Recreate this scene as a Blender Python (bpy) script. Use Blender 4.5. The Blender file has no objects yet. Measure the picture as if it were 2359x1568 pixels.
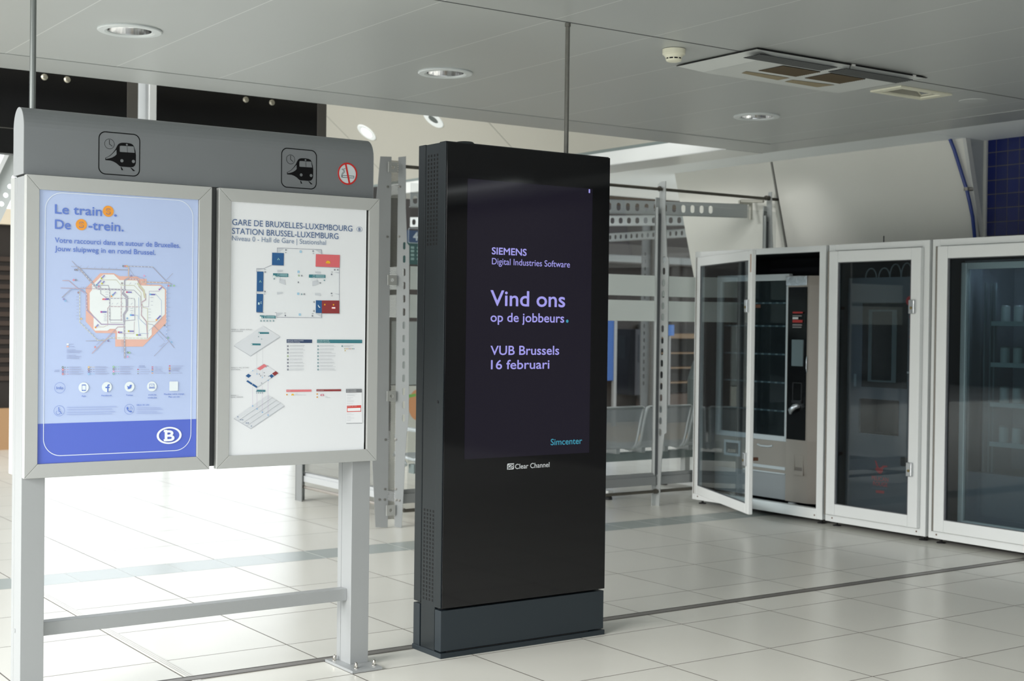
import bpy, math
from mathutils import Vector, Matrix

# ---------------------------------------------------------------- camera, world, light, exposure
IW, IH = 2359, 1568
FPX, YAW, PIT, ROL, HC = 3196.0, -0.60988, -0.012142, 0.0123905, 1.44
scene = bpy.context.scene
COL = scene.collection


def cam_axes():
    cy, sy = math.cos(YAW), math.sin(YAW)
    f = Vector((-sy * math.cos(PIT), cy * math.cos(PIT), math.sin(PIT)))
    r = Vector((cy, sy, 0.0))
    u = r.cross(f)
    cr, sr = math.cos(ROL), math.sin(ROL)
    return cr * r + sr * u, -sr * r + cr * u, f


RX, UX, FX = cam_axes()
CAMP = Vector((0, 0, HC))
cd = bpy.data.cameras.new('camera')
cam = bpy.data.objects.new('camera', cd)
COL.objects.link(cam)
m = Matrix.Identity(4)
for i in range(3):
    m[i][0], m[i][1], m[i][2], m[i][3] = RX[i], UX[i], -FX[i], CAMP[i]
cam.matrix_world = m
cd.sensor_fit = 'HORIZONTAL'
cd.sensor_width = 36.0
cd.lens = 36.0 * FPX / IW
cd.clip_start, cd.clip_end = 0.05, 200
cd.dof.use_dof = True
cd.dof.focus_distance = 5.4
cd.dof.aperture_fstop = 5.0
scene.camera = cam

world = bpy.data.worlds.new('overcast_sky')
scene.world = world
world.use_nodes = True
wn = world.node_tree.nodes['Background']
wn.inputs[0].default_value = (0.90, 0.955, 1.0, 1)
wn.inputs[1].default_value = 2.1

scene.view_settings.view_transform = 'Standard'
scene.view_settings.look = 'None'
scene.view_settings.gamma = 1.0
scene.view_settings.use_curve_mapping = False
scene.view_settings.exposure = 0.0


def area(name, loc, target, sx, sy, power, color):
    ld = bpy.data.lights.new(name, 'AREA')
    ld.shape = 'RECTANGLE'
    ld.size, ld.size_y, ld.energy, ld.color = sx, sy, power, color
    o = bpy.data.objects.new(name, ld)
    COL.objects.link(o)
    o.location = loc
    d = Vector(target) - Vector(loc)
    o.rotation_euler = d.to_track_quat('-Z', 'Y').to_euler()
    return o


area('daylight_street_side', (-14.0, 4.0, 6.5), (5.0, 6.5, 1.0), 16.0, 6.0, 7500, (1.0, 0.985, 0.96))
area('daylight_entrance', (1.0, -5.5, 4.0), (3.6, 6.0, 1.2), 6.0, 3.5, 150, (1.0, 0.98, 0.94))

# ---------------------------------------------------------------- surveying: a pixel of the photograph on a known plane
def ray(px, py):
    return RX * ((px - IW / 2) / FPX) - UX * ((py - IH / 2) / FPX) + FX


def onz(px, py, z=0.0):
    d = ray(px, py)
    return CAMP + d * ((z - HC) / d.z)


def onx(px, py, x):
    d = ray(px, py)
    return CAMP + d * (x / d.x)


def ony(px, py, y):
    d = ray(px, py)
    return CAMP + d * (y / d.y)


# ---------------------------------------------------------------- materials
def lin(h):
    if isinstance(h, str):
        h = h.lstrip('#')
        c = [int(h[i:i + 2], 16) / 255 for i in (0, 2, 4)]
    else:
        c = [v / 255 for v in h]
    return tuple((v / 12.92 if v <= 0.04045 else ((v + 0.055) / 1.055) ** 2.4) for v in c) + (1.0,)


MATS = {}


def mat(name, color, rough=0.5, metal=0.0, spec=0.5, emit=None, estr=0.0, noise=0.0, nscale=20.0, bump=0.0, coat=0.0):
    if name in MATS:
        return MATS[name]
    mt = bpy.data.materials.new(name)
    mt.use_nodes = True
    nt = mt.node_tree
    b = nt.nodes['Principled BSDF']
    b.inputs['Base Color'].default_value = lin(color)
    b.inputs['Roughness'].default_value = rough
    b.inputs['Metallic'].default_value = metal
    b.inputs['Specular IOR Level'].default_value = spec
    b.inputs['Coat Weight'].default_value = coat
    if emit:
        b.inputs['Emission Color'].default_value = lin(emit)
        b.inputs['Emission Strength'].default_value = estr
    if noise or bump:
        tc = nt.nodes.new('ShaderNodeTexCoord')
        nz = nt.nodes.new('ShaderNodeTexNoise')
        nz.inputs['Scale'].default_value = nscale
        nz.inputs['Detail'].default_value = 4
        nt.links.new(tc.outputs['Object'], nz.inputs['Vector'])
        if noise:
            mr = nt.nodes.new('ShaderNodeMapRange')
            mr.inputs[3].default_value = 1 - noise
            mr.inputs[4].default_value = 1 + noise
            nt.links.new(nz.outputs[0], mr.inputs[0])
            mx = nt.nodes.new('ShaderNodeMix')
            mx.data_type = 'RGBA'
            mx.blend_type = 'MULTIPLY'
            mx.inputs[0].default_value = 1.0
            mx.inputs[6].default_value = lin(color)
            nt.links.new(mr.outputs[0], mx.inputs[7])
            nt.links.new(mx.outputs[2], b.inputs['Base Color'])
        if bump:
            bp = nt.nodes.new('ShaderNodeBump')
            bp.inputs['Strength'].default_value = bump
            bp.inputs['Distance'].default_value = 0.01
            nt.links.new(nz.outputs[0], bp.inputs['Height'])
            nt.links.new(bp.outputs[0], b.inputs['Normal'])
    MATS[name] = mt
    return mt


def glass(name, tint='#e6efec', refl=1.0, base=0.0):
    mt = bpy.data.materials.new(name)
    mt.use_nodes = True
    nt = mt.node_tree
    nt.nodes.remove(nt.nodes['Principled BSDF'])
    out = nt.nodes['Material Output']
    tr = nt.nodes.new('ShaderNodeBsdfTransparent')
    tr.inputs[0].default_value = lin(tint)
    gl = nt.nodes.new('ShaderNodeBsdfGlossy')
    gl.inputs['Roughness'].default_value = 0.02
    gl.inputs[0].default_value = (1, 1, 1, 1)
    fr = nt.nodes.new('ShaderNodeFresnel')
    geo = nt.nodes.new('ShaderNodeNewGeometry')
    ior = nt.nodes.new('ShaderNodeMix')
    ior.data_type = 'FLOAT'
    ior.inputs[2].default_value = 1.5
    ior.inputs[3].default_value = 1 / 1.5
    nt.links.new(geo.outputs['Backfacing'], ior.inputs[0])
    nt.links.new(ior.outputs[0], fr.inputs[0])
    ml = nt.nodes.new('ShaderNodeMath')
    ml.operation = 'MULTIPLY_ADD'
    ml.inputs[1].default_value = refl
    ml.inputs[2].default_value = base
    ml.use_clamp = True
    mx = nt.nodes.new('ShaderNodeMixShader')
    nt.links.new(fr.outputs[0], ml.inputs[0])
    nt.links.new(ml.outputs[0], mx.inputs[0])
    nt.links.new(tr.outputs[0], mx.inputs[1])
    nt.links.new(gl.outputs[0], mx.inputs[2])
    nt.links.new(mx.outputs[0], out.inputs[0])
    MATS[name] = mt
    return mt


def perforated(name, color, pitch, radius, rough=0.5, metal=0.0, hole_axes=(0, 2)):
    """sheet metal with round punched holes (real see-through holes)"""
    mt = mat(name, color, rough, metal)
    nt = mt.node_tree
    b = nt.nodes['Principled BSDF']
    tc = nt.nodes.new('ShaderNodeTexCoord')
    sp = nt.nodes.new('ShaderNodeSeparateXYZ')
    nt.links.new(tc.outputs['UV'], sp.inputs[0])

    def mth(op, a, bb=None):
        n = nt.nodes.new('ShaderNodeMath')
        n.operation = op
        for k, v in enumerate((a, bb)):
            if v is None:
                continue
            if isinstance(v, (int, float)):
                n.inputs[k].default_value = v
            else:
                nt.links.new(v, n.inputs[k])
        return n.outputs[0]
    u = mth('DIVIDE', sp.outputs[0], pitch)
    v = mth('DIVIDE', sp.outputs[1], pitch * 0.866)
    row = mth('FLOOR', v)
    odd = mth('MULTIPLY', mth('MODULO', row, 2.0), 0.5)
    fu = mth('SUBTRACT', mth('FRACT', mth('ADD', u, odd)), 0.5)
    fv = mth('MULTIPLY', mth('SUBTRACT', mth('FRACT', v), 0.5), 0.866)
    d = mth('SQRT', mth('ADD', mth('MULTIPLY', fu, fu), mth('MULTIPLY', fv, fv)))
    al = mth('GREATER_THAN', d, radius / pitch)
    nt.links.new(al, b.inputs['Alpha'])
    return mt


# ---------------------------------------------------------------- mesh building
ORG = {}


class MB:
    def __init__(s):
        s.v, s.f, s.m, s.s = [], [], [], []
        s.uv = None

    def add(s, vs, fs, mi=0, smooth=False):
        k = len(s.v)
        s.v += [tuple(p) for p in vs]
        for f in fs:
            s.f.append([i + k for i in f])
            s.m.append(mi)
            s.s.append(smooth)

    def box(s, x0, x1, y0, y1, z0, z1, mi=0):
        x0, x1 = min(x0, x1), max(x0, x1)
        y0, y1 = min(y0, y1), max(y0, y1)
        z0, z1 = min(z0, z1), max(z0, z1)
        vs = [(x0, y0, z0), (x1, y0, z0), (x1, y1, z0), (x0, y1, z0), (x0, y0, z1), (x1, y0, z1), (x1, y1, z1), (x0, y1, z1)]
        s.add(vs, [(0, 3, 2, 1), (4, 5, 6, 7), (0, 1, 5, 4), (1, 2, 6, 5), (2, 3, 7, 6), (3, 0, 4, 7)], mi)

    def quad(s, a, b, c, d, mi=0):
        s.add([a, b, c, d], [(0, 1, 2, 3)], mi)

    def obox(s, O, U, V, N, u0, u1, v0, v1, n0, n1, mi=0):
        """box in a local frame"""
        P = lambda u, v, n: O + U * u + V * v + N * n
        vs = [P(u0, v0, n0), P(u1, v0, n0), P(u1, v1, n0), P(u0, v1, n0), P(u0, v0, n1), P(u1, v0, n1), P(u1, v1, n1), P(u0, v1, n1)]
        s.add(vs, [(0, 3, 2, 1), (4, 5, 6, 7), (0, 1, 5, 4), (1, 2, 6, 5), (2, 3, 7, 6), (3, 0, 4, 7)], mi)

    def tube(s, pts, r, n=14, mi=0, cap=True):
        pts = [Vector(p) for p in pts]
        rs = r if isinstance(r, (list, tuple)) else [r] * len(pts)
        rings = []
        ref = None
        for i, p in enumerate(pts):
            a = pts[max(0, i - 1)]
            b = pts[min(len(pts) - 1, i + 1)]
            t = (b - a).normalized()
            if ref is None:
                ref = t.orthogonal().normalized()
            ref = (ref - t * ref.dot(t)).normalized()
            w = t.cross(ref)
            rings.append([p + (ref * math.cos(2 * math.pi * k / n) + w * math.sin(2 * math.pi * k / n)) * rs[i] for k in range(n)])
        vs = [v for g in rings for v in g]
        fs = []
        for i in range(len(pts) - 1):
            for k in range(n):
                k2 = (k + 1) % n
                fs.append((i * n + k, i * n + k2, (i + 1) * n + k2, (i + 1) * n + k))
        s.add(vs, fs, mi, True)
        if cap:
            s.add(rings[0], [tuple(range(n))[::-1]], mi)
            s.add(rings[-1], [tuple(range(n))], mi)

    def lathe(s, c, prof, n=40, mi=0, axis=(0, 0, 1), smooth=True, mis=None):
        """prof: list of (radius, height along axis)"""
        c = Vector(c)
        ax = Vector(axis).normalized()
        a = ax.orthogonal().normalized()
        b = ax.cross(a)
        rings = [[c + ax * h + (a * math.cos(2 * math.pi * k / n) + b * math.sin(2 * math.pi * k / n)) * max(r, 1e-5) for k in range(n)] for r, h in prof]
        for i in range(len(prof) - 1):
            fs = [(k, (k + 1) % n, n + (k + 1) % n, n + k) for k in range(n)]
            s.add(rings[i] + rings[i + 1], fs, mis[i] if mis else mi, smooth)

    def prism(s, pts, d, mi=0):
        """polygon (3-d points) extruded by vector d"""
        n = len(pts)
        d = Vector(d)
        a = [Vector(p) for p in pts]
        b = [p + d for p in a]
        s.add(a + b, [tuple(range(n))[::-1], tuple(range(n, 2 * n))] + [(i, (i + 1) % n, n + (i + 1) % n, n + i) for i in range(n)], mi)

    def shape(s, loops, O, U, V, N, depth=0.0, mi=0, off=0.0):
        """2-d outline with holes, filled; depth: thickness along N (both ways of the middle)"""
        cu = bpy.data.curves.new('t', 'CURVE')
        cu.dimensions = '2D'
        cu.fill_mode = 'BOTH'
        cu.extrude = depth / 2
        for lp in loops:
            sp = cu.splines.new('POLY')
            sp.points.add(len(lp) - 1)
            for q, (x, y) in zip(sp.points, lp):
                q.co = (x, y, 0, 1)
            sp.use_cyclic_u = True
        s._curve(cu, O, U, V, N, mi, off)

    def _curve(s, cu, O, U, V, N, mi, off, fx=1.0, dx=0.0, dy=0.0):
        ob = bpy.data.objects.new('t', cu)
        me = ob.to_mesh()
        vs = [O + U * (v.co.x * fx + dx) + V * (v.co.y + dy) + N * (v.co.z + off) for v in me.vertices]
        fs = [tuple(p.vertices) for p in me.polygons]
        s.add(vs, fs, mi)
        ob.to_mesh_clear()
        bpy.data.objects.remove(ob)
        bpy.data.curves.remove(cu)

    def text(s, body, O, U, V, N, u, v, h, w=None, mi=0, bold=0.0, off=0.0005, align='L'):
        """h: cap height, w: total width wanted"""
        cu = bpy.data.curves.new('t', 'FONT')
        cu.body = body
        cu.size = h / 0.729
        cu.resolution_u = 4
        ob = bpy.data.objects.new('t', cu)
        me = ob.to_mesh()
        xs = [p.co.x for p in me.vertices]
        x0, x1 = min(xs), max(xs)
        ob.to_mesh_clear()
        bpy.data.objects.remove(ob)
        fx = (w / (x1 - x0)) if w else 1.0
        ww = (x1 - x0) * fx
        dx = u - x0 * fx - (ww / 2 if align == 'C' else (ww if align == 'R' else 0))
        b = abs(bold) * h * 0.55
        if bold <= 0.002:
            s._curve(cu, O, U, V, N, mi, off, fx, dx, v)
            return
        for k, (ex, ey) in enumerate(((-b, 0), (b, 0), (0, b), (0, -b), (-b * .7, b * .7), (b * .7, b * .7), (-b * .7, -b * .7), (b * .7, -b * .7))):
            c2 = cu.copy()
            s._curve(c2, O, U, V, N, mi, off + k * 0.00001, fx, dx + ex, v + ey)
        bpy.data.curves.remove(cu)

    def build(s, name, mats, parent=None, bevel=0.0, seg=2):
        if not isinstance(mats, (list, tuple)):
            mats = [mats]
        if parent is not None:
            o0 = ORG[parent.name]
        else:
            xs = [v[0] for v in s.v]
            ys = [v[1] for v in s.v]
            zs = [v[2] for v in s.v]
            o0 = Vector(((min(xs) + max(xs)) / 2, (min(ys) + max(ys)) / 2, min(zs)))
        me = bpy.data.meshes.new(name)
        me.from_pydata([(v[0] - o0.x, v[1] - o0.y, v[2] - o0.z) for v in s.v], [], s.f)
        for mt in mats:
            me.materials.append(mt)
        for p, mi, sm in zip(me.polygons, s.m, s.s):
            p.material_index = mi
            p.use_smooth = sm
        if s.uv:
            lay = me.uv_layers.new(name='UVMap')
            for p in me.polygons:
                for li in p.loop_indices:
                    lay.data[li].uv = s.uv(Vector(s.v[me.loops[li].vertex_index]))
        o = bpy.data.objects.new(name, me)
        COL.objects.link(o)
        if parent is not None:
            o.parent = parent
            ORG[o.name] = o0
        else:
            o.location = o0
            ORG[o.name] = o0
        if bevel:
            bv = o.modifiers.new('bevel', 'BEVEL')
            bv.width = bevel
            bv.segments = seg
            bv.limit_method = 'ANGLE'
            bv.angle_limit = math.radians(40)
        return o


def thing(name, label, cat, loc, group=None):
    o = bpy.data.objects.new(name, None)
    COL.objects.link(o)
    o.location = loc
    o.empty_display_size = 0.1
    o['label'] = label
    o['category'] = cat
    if group:
        o['group'] = group
    ORG[o.name] = Vector(loc)
    return o


def tag(o, label, cat, group=None):
    o['label'] = label
    o['category'] = cat
    if group:
        o['group'] = group
    return o


def struct(o):
    o['kind'] = 'structure'
    return o


X, Y, Z = Vector((1, 0, 0)), Vector((0, 1, 0)), Vector((0, 0, 1))
O0 = Vector((0, 0, 0))


def circ(cx, cy, r, n=32, ry=None):
    ry = ry or r
    return [(cx + r * math.cos(2 * math.pi * k / n), cy + ry * math.sin(2 * math.pi * k / n)) for k in range(n)]


def rrect(x0, x1, y0, y1, r, n=8):
    out = []
    for cx, cy, a in ((x1 - r, y1 - r, 0), (x0 + r, y1 - r, 90), (x0 + r, y0 + r, 180), (x1 - r, y0 + r, 270)):
        for k in range(n + 1):
            t = math.radians(a + 90 * k / n)
            out.append((cx + r * math.cos(t), cy + r * math.sin(t)))
    return out


def slot(cx, cy, w, h, n=6):
    return rrect(cx - w / 2, cx + w / 2, cy - h / 2, cy + h / 2, min(w, h) / 2 * 0.999, n)


def stroke(pts, w):
    """polyline -> thin quads as separate loops"""
    out = []
    for (x0, y0), (x1, y1) in zip(pts[:-1], pts[1:]):
        L = math.hypot(x1 - x0, y1 - y0) or 1e-6
        nx, ny = -(y1 - y0) / L * w / 2, (x1 - x0) / L * w / 2
        ex, ey = (x1 - x0) / L * w * 0.3, (y1 - y0) / L * w * 0.3
        out.append([(x0 + nx - ex, y0 + ny - ey), (x0 - nx - ex, y0 - ny - ey), (x1 - nx + ex, y1 - ny + ey), (x1 + nx + ex, y1 + ny + ey)])
    return out


class Panel:
    """flat artwork on a vertical face; coordinates are metres on the face"""

    def __init__(s, mb, O, U, V, N, px=None):
        s.mb, s.O, s.U, s.V, s.N = mb, O, U, V, N
        s.px = px
        s.lvl = 0.0006

    def at(s, x, y):
        p = s.px(x, y) - s.O
        return (p.dot(s.U), p.dot(s.V))

    def poly(s, pts, mi, lvl=1, holes=()):
        s.k = (getattr(s, 'k', 0) + 1) % 180
        lvl = lvl + s.k * 2e-6 / s.lvl
        if not holes and len(pts) <= 4:
            s.mb.add([s.O + s.U * a + s.V * b + s.N * (s.lvl * lvl) for a, b in pts], [tuple(range(len(pts)))], mi)
            return
        s.mb.shape([pts] + list(holes), s.O, s.U, s.V, s.N, 0.0, mi, s.lvl * lvl)

    def line(s, pts, w, mi, lvl=2):
        for q in stroke(pts, w):
            s.poly(q, mi, lvl)

    def rect(s, x0, x1, y0, y1, mi, lvl=1):
        s.poly([(x0, y0), (x1, y0), (x1, y1), (x0, y1)], mi, lvl)

    def disc(s, c, r, mi, lvl=2, n=24, ry=None):
        pts = circ(c[0], c[1], r, n, ry)
        s.mb.add([s.O + s.U * a + s.V * b + s.N * (s.lvl * lvl) for a, b in pts], [tuple(range(n))], mi)

    def ring(s, c, r, w, mi, lvl=2, ry=None, n=40):
        ry = ry or r
        s.poly(circ(c[0], c[1], r, n, ry), mi, lvl, [circ(c[0], c[1], r - w, n, ry - w)])

    def text(s, body, u, v, h, w, mi, bold=0.0, lvl=3, align='L'):
        s.mb.text(body, s.O, s.U, s.V, s.N, u, v, h, w, mi, bold, s.lvl * lvl, align)

# ---------------------------------------------------------------- the setting
ZC = 2.835


def uvmat(name, color, joint, jw_u, jw_v, rough, tile_var=0.03, uscale=1.0, vscale=1.0, jrough=0.6, spec=0.5, noise_amt=0.04):
    """tiles on UV: one unit = one tile; joints are thin lines"""
    mt = bpy.data.materials.new(name)
    mt.use_nodes = True
    nt = mt.node_tree
    b = nt.nodes['Principled BSDF']
    b.inputs['Specular IOR Level'].default_value = spec
    tc = nt.nodes.new('ShaderNodeTexCoord')
    sp = nt.nodes.new('ShaderNodeSeparateXYZ')
    nt.links.new(tc.outputs['UV'], sp.inputs[0])

    def mth(op, a, bb=None):
        n = nt.nodes.new('ShaderNodeMath')
        n.operation = op
        for k, v in enumerate((a, bb)):
            if v is None:
                continue
            if isinstance(v, (int, float)):
                n.inputs[k].default_value = v
            else:
                nt.links.new(v, n.inputs[k])
        return n.outputs[0]
    u = mth('MULTIPLY', sp.outputs[0], uscale)
    v = mth('MULTIPLY', sp.outputs[1], vscale)

    def dist(c):
        f = mth('FRACT', c)
        return mth('MINIMUM', f, mth('SUBTRACT', 1.0, f))
    ju = mth('LESS_THAN', dist(u), jw_u / 2)
    jv = mth('LESS_THAN', dist(v), jw_v / 2)
    j = mth('MAXIMUM', ju, jv)
    cx = nt.nodes.new('ShaderNodeCombineXYZ')
    nt.links.new(mth('FLOOR', u), cx.inputs[0])
    nt.links.new(mth('FLOOR', v), cx.inputs[1])
    wnz = nt.nodes.new('ShaderNodeTexWhiteNoise')
    nt.links.new(cx.outputs[0], wnz.inputs['Vector'])
    nz = nt.nodes.new('ShaderNodeTexNoise')
    nz.inputs['Scale'].default_value = 1.7
    nz.inputs['Detail'].default_value = 5
    nt.links.new(tc.outputs['Object'], nz.inputs['Vector'])
    va = mth('ADD', mth('MULTIPLY', mth('SUBTRACT', wnz.outputs[0], 0.5), 2 * tile_var), mth('MULTIPLY', mth('SUBTRACT', nz.outputs[0], 0.5), 2 * noise_amt))
    fac = mth('ADD', va, 1.0)
    mx = nt.nodes.new('ShaderNodeMix')
    mx.data_type = 'RGBA'
    mx.blend_type = 'MULTIPLY'
    mx.inputs[0].default_value = 1
    mx.inputs[6].default_value = lin(color)
    nt.links.new(fac, mx.inputs[7])
    m2 = nt.nodes.new('ShaderNodeMix')
    m2.data_type = 'RGBA'
    nt.links.new(j, m2.inputs[0])
    nt.links.new(mx.outputs[2], m2.inputs[6])
    m2.inputs[7].default_value = lin(joint)
    nt.links.new(m2.outputs[2], b.inputs['Base Color'])
    mr = nt.nodes.new('ShaderNodeMix')
    mr.data_type = 'FLOAT'
    nt.links.new(j, mr.inputs[0])
    mr.inputs[2].default_value = rough
    mr.inputs[3].default_value = jrough
    nt.links.new(mr.outputs[0], b.inputs['Roughness'])
    MATS[name] = mt
    return mt


M_floor = uvmat('white_stone_tile', '#d8d7cf', '#6b665f', 0.0105, 0.0105, 0.25, 0.022, noise_amt=0.03)
M_strip = uvmat('grey_green_stone_tile', '#a3aba8', '#c3c6c3', 0.012, 0.012, 0.25, 0.03, uscale=2.0)
M_tan = mat('warm_light_floor_tint', '#b39a78', 0.35)
M_metal = mat('brushed_strip_metal', '#8b8783', 0.38, 0.6)
M_dark = mat('dark_gap', '#15161a', 0.7)
M_black = mat('black_gap', '#08090a', 0.8)
M_white = mat('white_powder_coat', '#d4d6d4', 0.4)
M_soffit = mat('painted_soffit', '#f3f8f9', 0.5)

rows = [-6.0]
y = 5.0 - 0.587 * 18
rows = []
while y < 4.99:
    rows.append(y)
    y += 0.587
rows += [5.0, 5.613, 6.216, 6.828, 7.545, 7.85, 8.46, 9.085]
while rows[-1] < 17:
    rows.append(rows[-1] + 0.6)
mb = MB()
rowy = {}
for i, (a, b_) in enumerate(zip(rows[:-1], rows[1:])):
    mb.add([(-12, a, 0), (18, a, 0), (18, b_, 0), (-12, b_, 0)], [(0, 1, 2, 3)], 1 if a == 7.545 else 0)


def floor_uv(p):
    for i, (a, b_) in enumerate(zip(rows[:-1], rows[1:])):
        if p.y <= b_ + 1e-4:
            return ((p.x - 3.915) / 0.598, i + (p.y - a) / (b_ - a))
    return ((p.x - 3.915) / 0.598, len(rows))


mb.uv = floor_uv
struct(mb.build('floor', [M_floor, M_strip]))
mb = MB()
mb.box(-8, 8.5, 5.245, 5.312, 0.0005, 0.002, 0)
mb.box(-8, 8.5, 5.302, 5.308, 0.002, 0.0024, 1)
mb.box(-8, 8.5, 5.250, 5.254, 0.002, 0.0024, 1)
struct(mb.build('trim_1', [M_metal, mat('dark_rubber_line', '#3f3d3c', 0.6)]))
mb = MB()
mb.box(2.128, 2.164, -1.0, 5.245, 0.0005, 0.0018, 0)
mb.box(2.128, 2.164, 5.312, 7.545, 0.0005, 0.0018, 0)
for q in (2.134, 2.145, 2.156):
    mb.box(q, q + 0.003, -1.0, 5.245, 0.0018, 0.0022, 1)
    mb.box(q, q + 0.003, 5.312, 7.545, 0.0018, 0.0022, 1)
struct(mb.build('trim_2', [mat('pale_strip', '#d8d7d0', 0.25), mat('grey_line', '#aaa7a2', 0.35)]))

# ceiling of metal panels, with cut-outs for the recessed fittings
DL = [(2.320, 6.575), (4.120, 6.577), (6.590, 6.633)]
SQ = (6.44, 6.79, 5.31, 5.46)


def ceilmat():
    mt = uvmat('grey_metal_ceiling_panel', '#b2b6b5', '#cfd2d0', 0.011, 0.0, 0.36, 0.012, jrough=0.3, noise_amt=0.02)  # pale joint colour paints in the light caught by panel edges
    b = mt.node_tree.nodes['Principled BSDF']
    b.inputs['Metallic'].default_value = 0.15
    return mt


M_ceil = ceilmat()
mb = MB()
outer = [(-1.2, -1), (8.02, -1), (8.02, 12.5), (7.62, 12.5), (7.62, 8.0), (-1.2, 8.0)]
mb.shape([outer] + [circ(cx, cy, 0.103, 32) for cx, cy in DL] + [[(SQ[0], SQ[2]), (SQ[1], SQ[2]), (SQ[1], SQ[3]), (SQ[0], SQ[3])]],
         Vector((0, 0, ZC)), X, Y, -Z, 0, 0, 0)
mb.uv = lambda p: ((p.x - 2.0) / 0.5985 if (p.y < 7.571 and p.x < 7.68) else 0.5, 0.5)
mb.uv = lambda p: ((p.x - 2.0) / 0.5985, 0.5)
mb.box(-1.2, 8.02, -1, 8.0, 3.02, 3.1)  # unseen slab over the panels, added to stop sky light leaking through
mb.box(-1.2, 8.0, 7.985, 8.0, 2.836, 3.05)
mb.box(7.60, 8.0, 8.0, 12.5, 3.02, 3.1)
struct(mb.build('ceiling', M_ceil))
# border of the ceiling, a plain sheet without joints under the panel ends
mb = MB()
mb.box(-1.2, 8.02, 7.574, 8.001, 2.8315, 2.8345)
mb.box(7.674, 8.02, -1, 7.574, 2.8315, 2.8345)
struct(mb.build('trim_3', mat('plain_ceiling_border', '#aeb2b1', 0.34, 0.15)))
mb = MB()
mb.box(-1.2, 7.67, 5.126, 5.134, 2.8335, 2.8349)
struct(mb.build('trim_4', mat('ceiling_joint', '#4b4d4e', 0.6)))
# bright upstand and beam beside the opening, sloping upper ceiling
mb = MB()
mb.quad((7.62, 8.0, 2.832), (7.62, 13.5, 2.832), (7.62, 13.5, 2.952), (7.62, 8.0, 2.952))
mb.box(7.62, 8.02, 8.0, 13.5, 2.829, 2.834)
struct(mb.build('trim_5', mat('satin_white_upstand', '#d9dcda', 0.3, 0.1)))
mb = MB()
mb.quad((7.62, 8.0, 2.952), (7.62, 16.2, 2.952), (5.5, 16.2, 4.648), (5.5, 8.0, 4.648))
mb.quad((5.5, 8.0, 4.648), (5.5, 16.2, 4.648), (1.5, 16.2, 4.648), (1.5, 8.0, 4.648))
mb.quad((5.5, 8.0, 4.648), (1.5, 8.0, 4.648), (1.5, 8.0, 3.0), (5.5, 8.0, 3.0))
sl = Vector((-2.12, 0, 1.696)).normalized()
slN = Vector((-1.696, 0, -2.12)).normalized()
for yy in (10.7, 13.2):
    mb.obox(Vector((7.62, yy, 2.952)), sl, Y, slN, 0.05, 2.6, -0.008, 0.008, 0.0, 0.002, 1)
mb.obox(Vector((7.62, 8, 2.952)), sl, Y, slN, 0.0, 0.03, 0, 8.2, 0.0, 0.004, 2)
struct(mb.build('ceiling_upper', [mat('cream_sloping_panel', '#b5b3a9', 0.55), mat('panel_joint_grey', '#9c9b93', 0.6), mat('grey_green_edge', '#7c8887', 0.5)]))
# soffit
mb = MB()
mb.box(8.02, 8.76, -4, 6.43, ZC, ZC + 0.05)
mb.box(8.02, 8.56, 6.43, 9.60, ZC, ZC + 0.05)
mb.box(8.02, 16, 9.60, 11.75, ZC, ZC + 0.05)
mb.box(8.02, 8.50, 6.425, 6.431, ZC - 0.002, ZC)
mb.box(8.0, 16, 11.70, 11.78, ZC - 0.09, ZC + 0.06, 1)
struct(mb.build('ceiling_soffit', [M_soffit, mat('brown_edge', '#55483c', 0.6)]))
# leaning white wall behind the vending row
KS = 0.27
wx = lambda z: 8.505 + (ZC - z) * KS
M_lean = mat('glossy_white_laminate', '#dfdfd8', 0.24, 0.0, 0.5)
mb = MB()
nrm = Vector((-1, 0, -KS)).normalized()
for y0, y1 in ((6.452, 8.366), (8.394, 9.60)):
    mb.prism([(wx(ZC), y0, ZC), (wx(ZC), y1, ZC), (wx(0), y1, 0), (wx(0), y0, 0)], -nrm * 0.05, 0)
mb.prism([(wx(ZC) + 0.02, 8.366, ZC), (wx(ZC) + 0.02, 8.394, ZC), (wx(0) + 0.02, 8.394, 0), (wx(0) + 0.02, 8.366, 0)], -nrm * 0.02, 1)
mb.prism([(wx(ZC), 6.425, ZC), (wx(ZC), 6.452, ZC), (wx(0), 6.452, 0), (wx(0), 6.425, 0)], -nrm * 0.05, 2)
struct(mb.build('wall_leaning', [M_lean, mat('seam_dark', '#4f5251', 0.6), mat('white_edge_trim', '#c9cbc9', 0.4)]))
mb = MB()
mb.prism([(wx(ZC) + 0.02, 6.43, ZC), (8.74, 6.43, ZC), (8.74, 6.43, 1.9), (wx(1.9), 6.43, 1.9)], (0, 0.02, 0), 0)
mb.box(8.722, 8.745, 6.405, 6.43, 1.0, ZC, 1)
struct(mb.build('trim_6', [mat('grey_return', '#a3a8ab', 0.6), mat('pale_bead', '#c6c8c4', 0.5)]))
M_blue = uvmat('blue_glazed_tile', '#14205f', '#5a5748', 0.035, 0.045, 0.22, 0.12, noise_amt=0.1)
mb = MB()
mb.quad((8.74, 6.41, 0), (8.74, 4.2, 0), (8.74, 4.2, ZC), (8.74, 6.41, ZC))
mb.uv = lambda p: ((p.y - 6.334) / 0.0985, (p.z - 2.742) / 0.1025)
struct(mb.build('wall_right', M_blue))
mb = MB()
mb.box(8.74, 8.79, -4, 4.2, 0, ZC)
struct(mb.build('wall_right_plain', mat('plain_grey_wall', '#6d6c69', 0.7)))  # unseen stretch, made plain grey to keep blue out of the totem reflection
mb = MB()
mb.box(3.5, 8.8, -4.2, -4, 0, 6.5)
mb.box(8.8, 9.0, -4.2, 6.4, 0, 6.5)
struct(mb.build('wall_behind', mat('dark_concrete', '#4a4a48', 0.8, noise=0.1, nscale=3)))  # unseen wall, set tall and dark to keep sky glare off the totem

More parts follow.
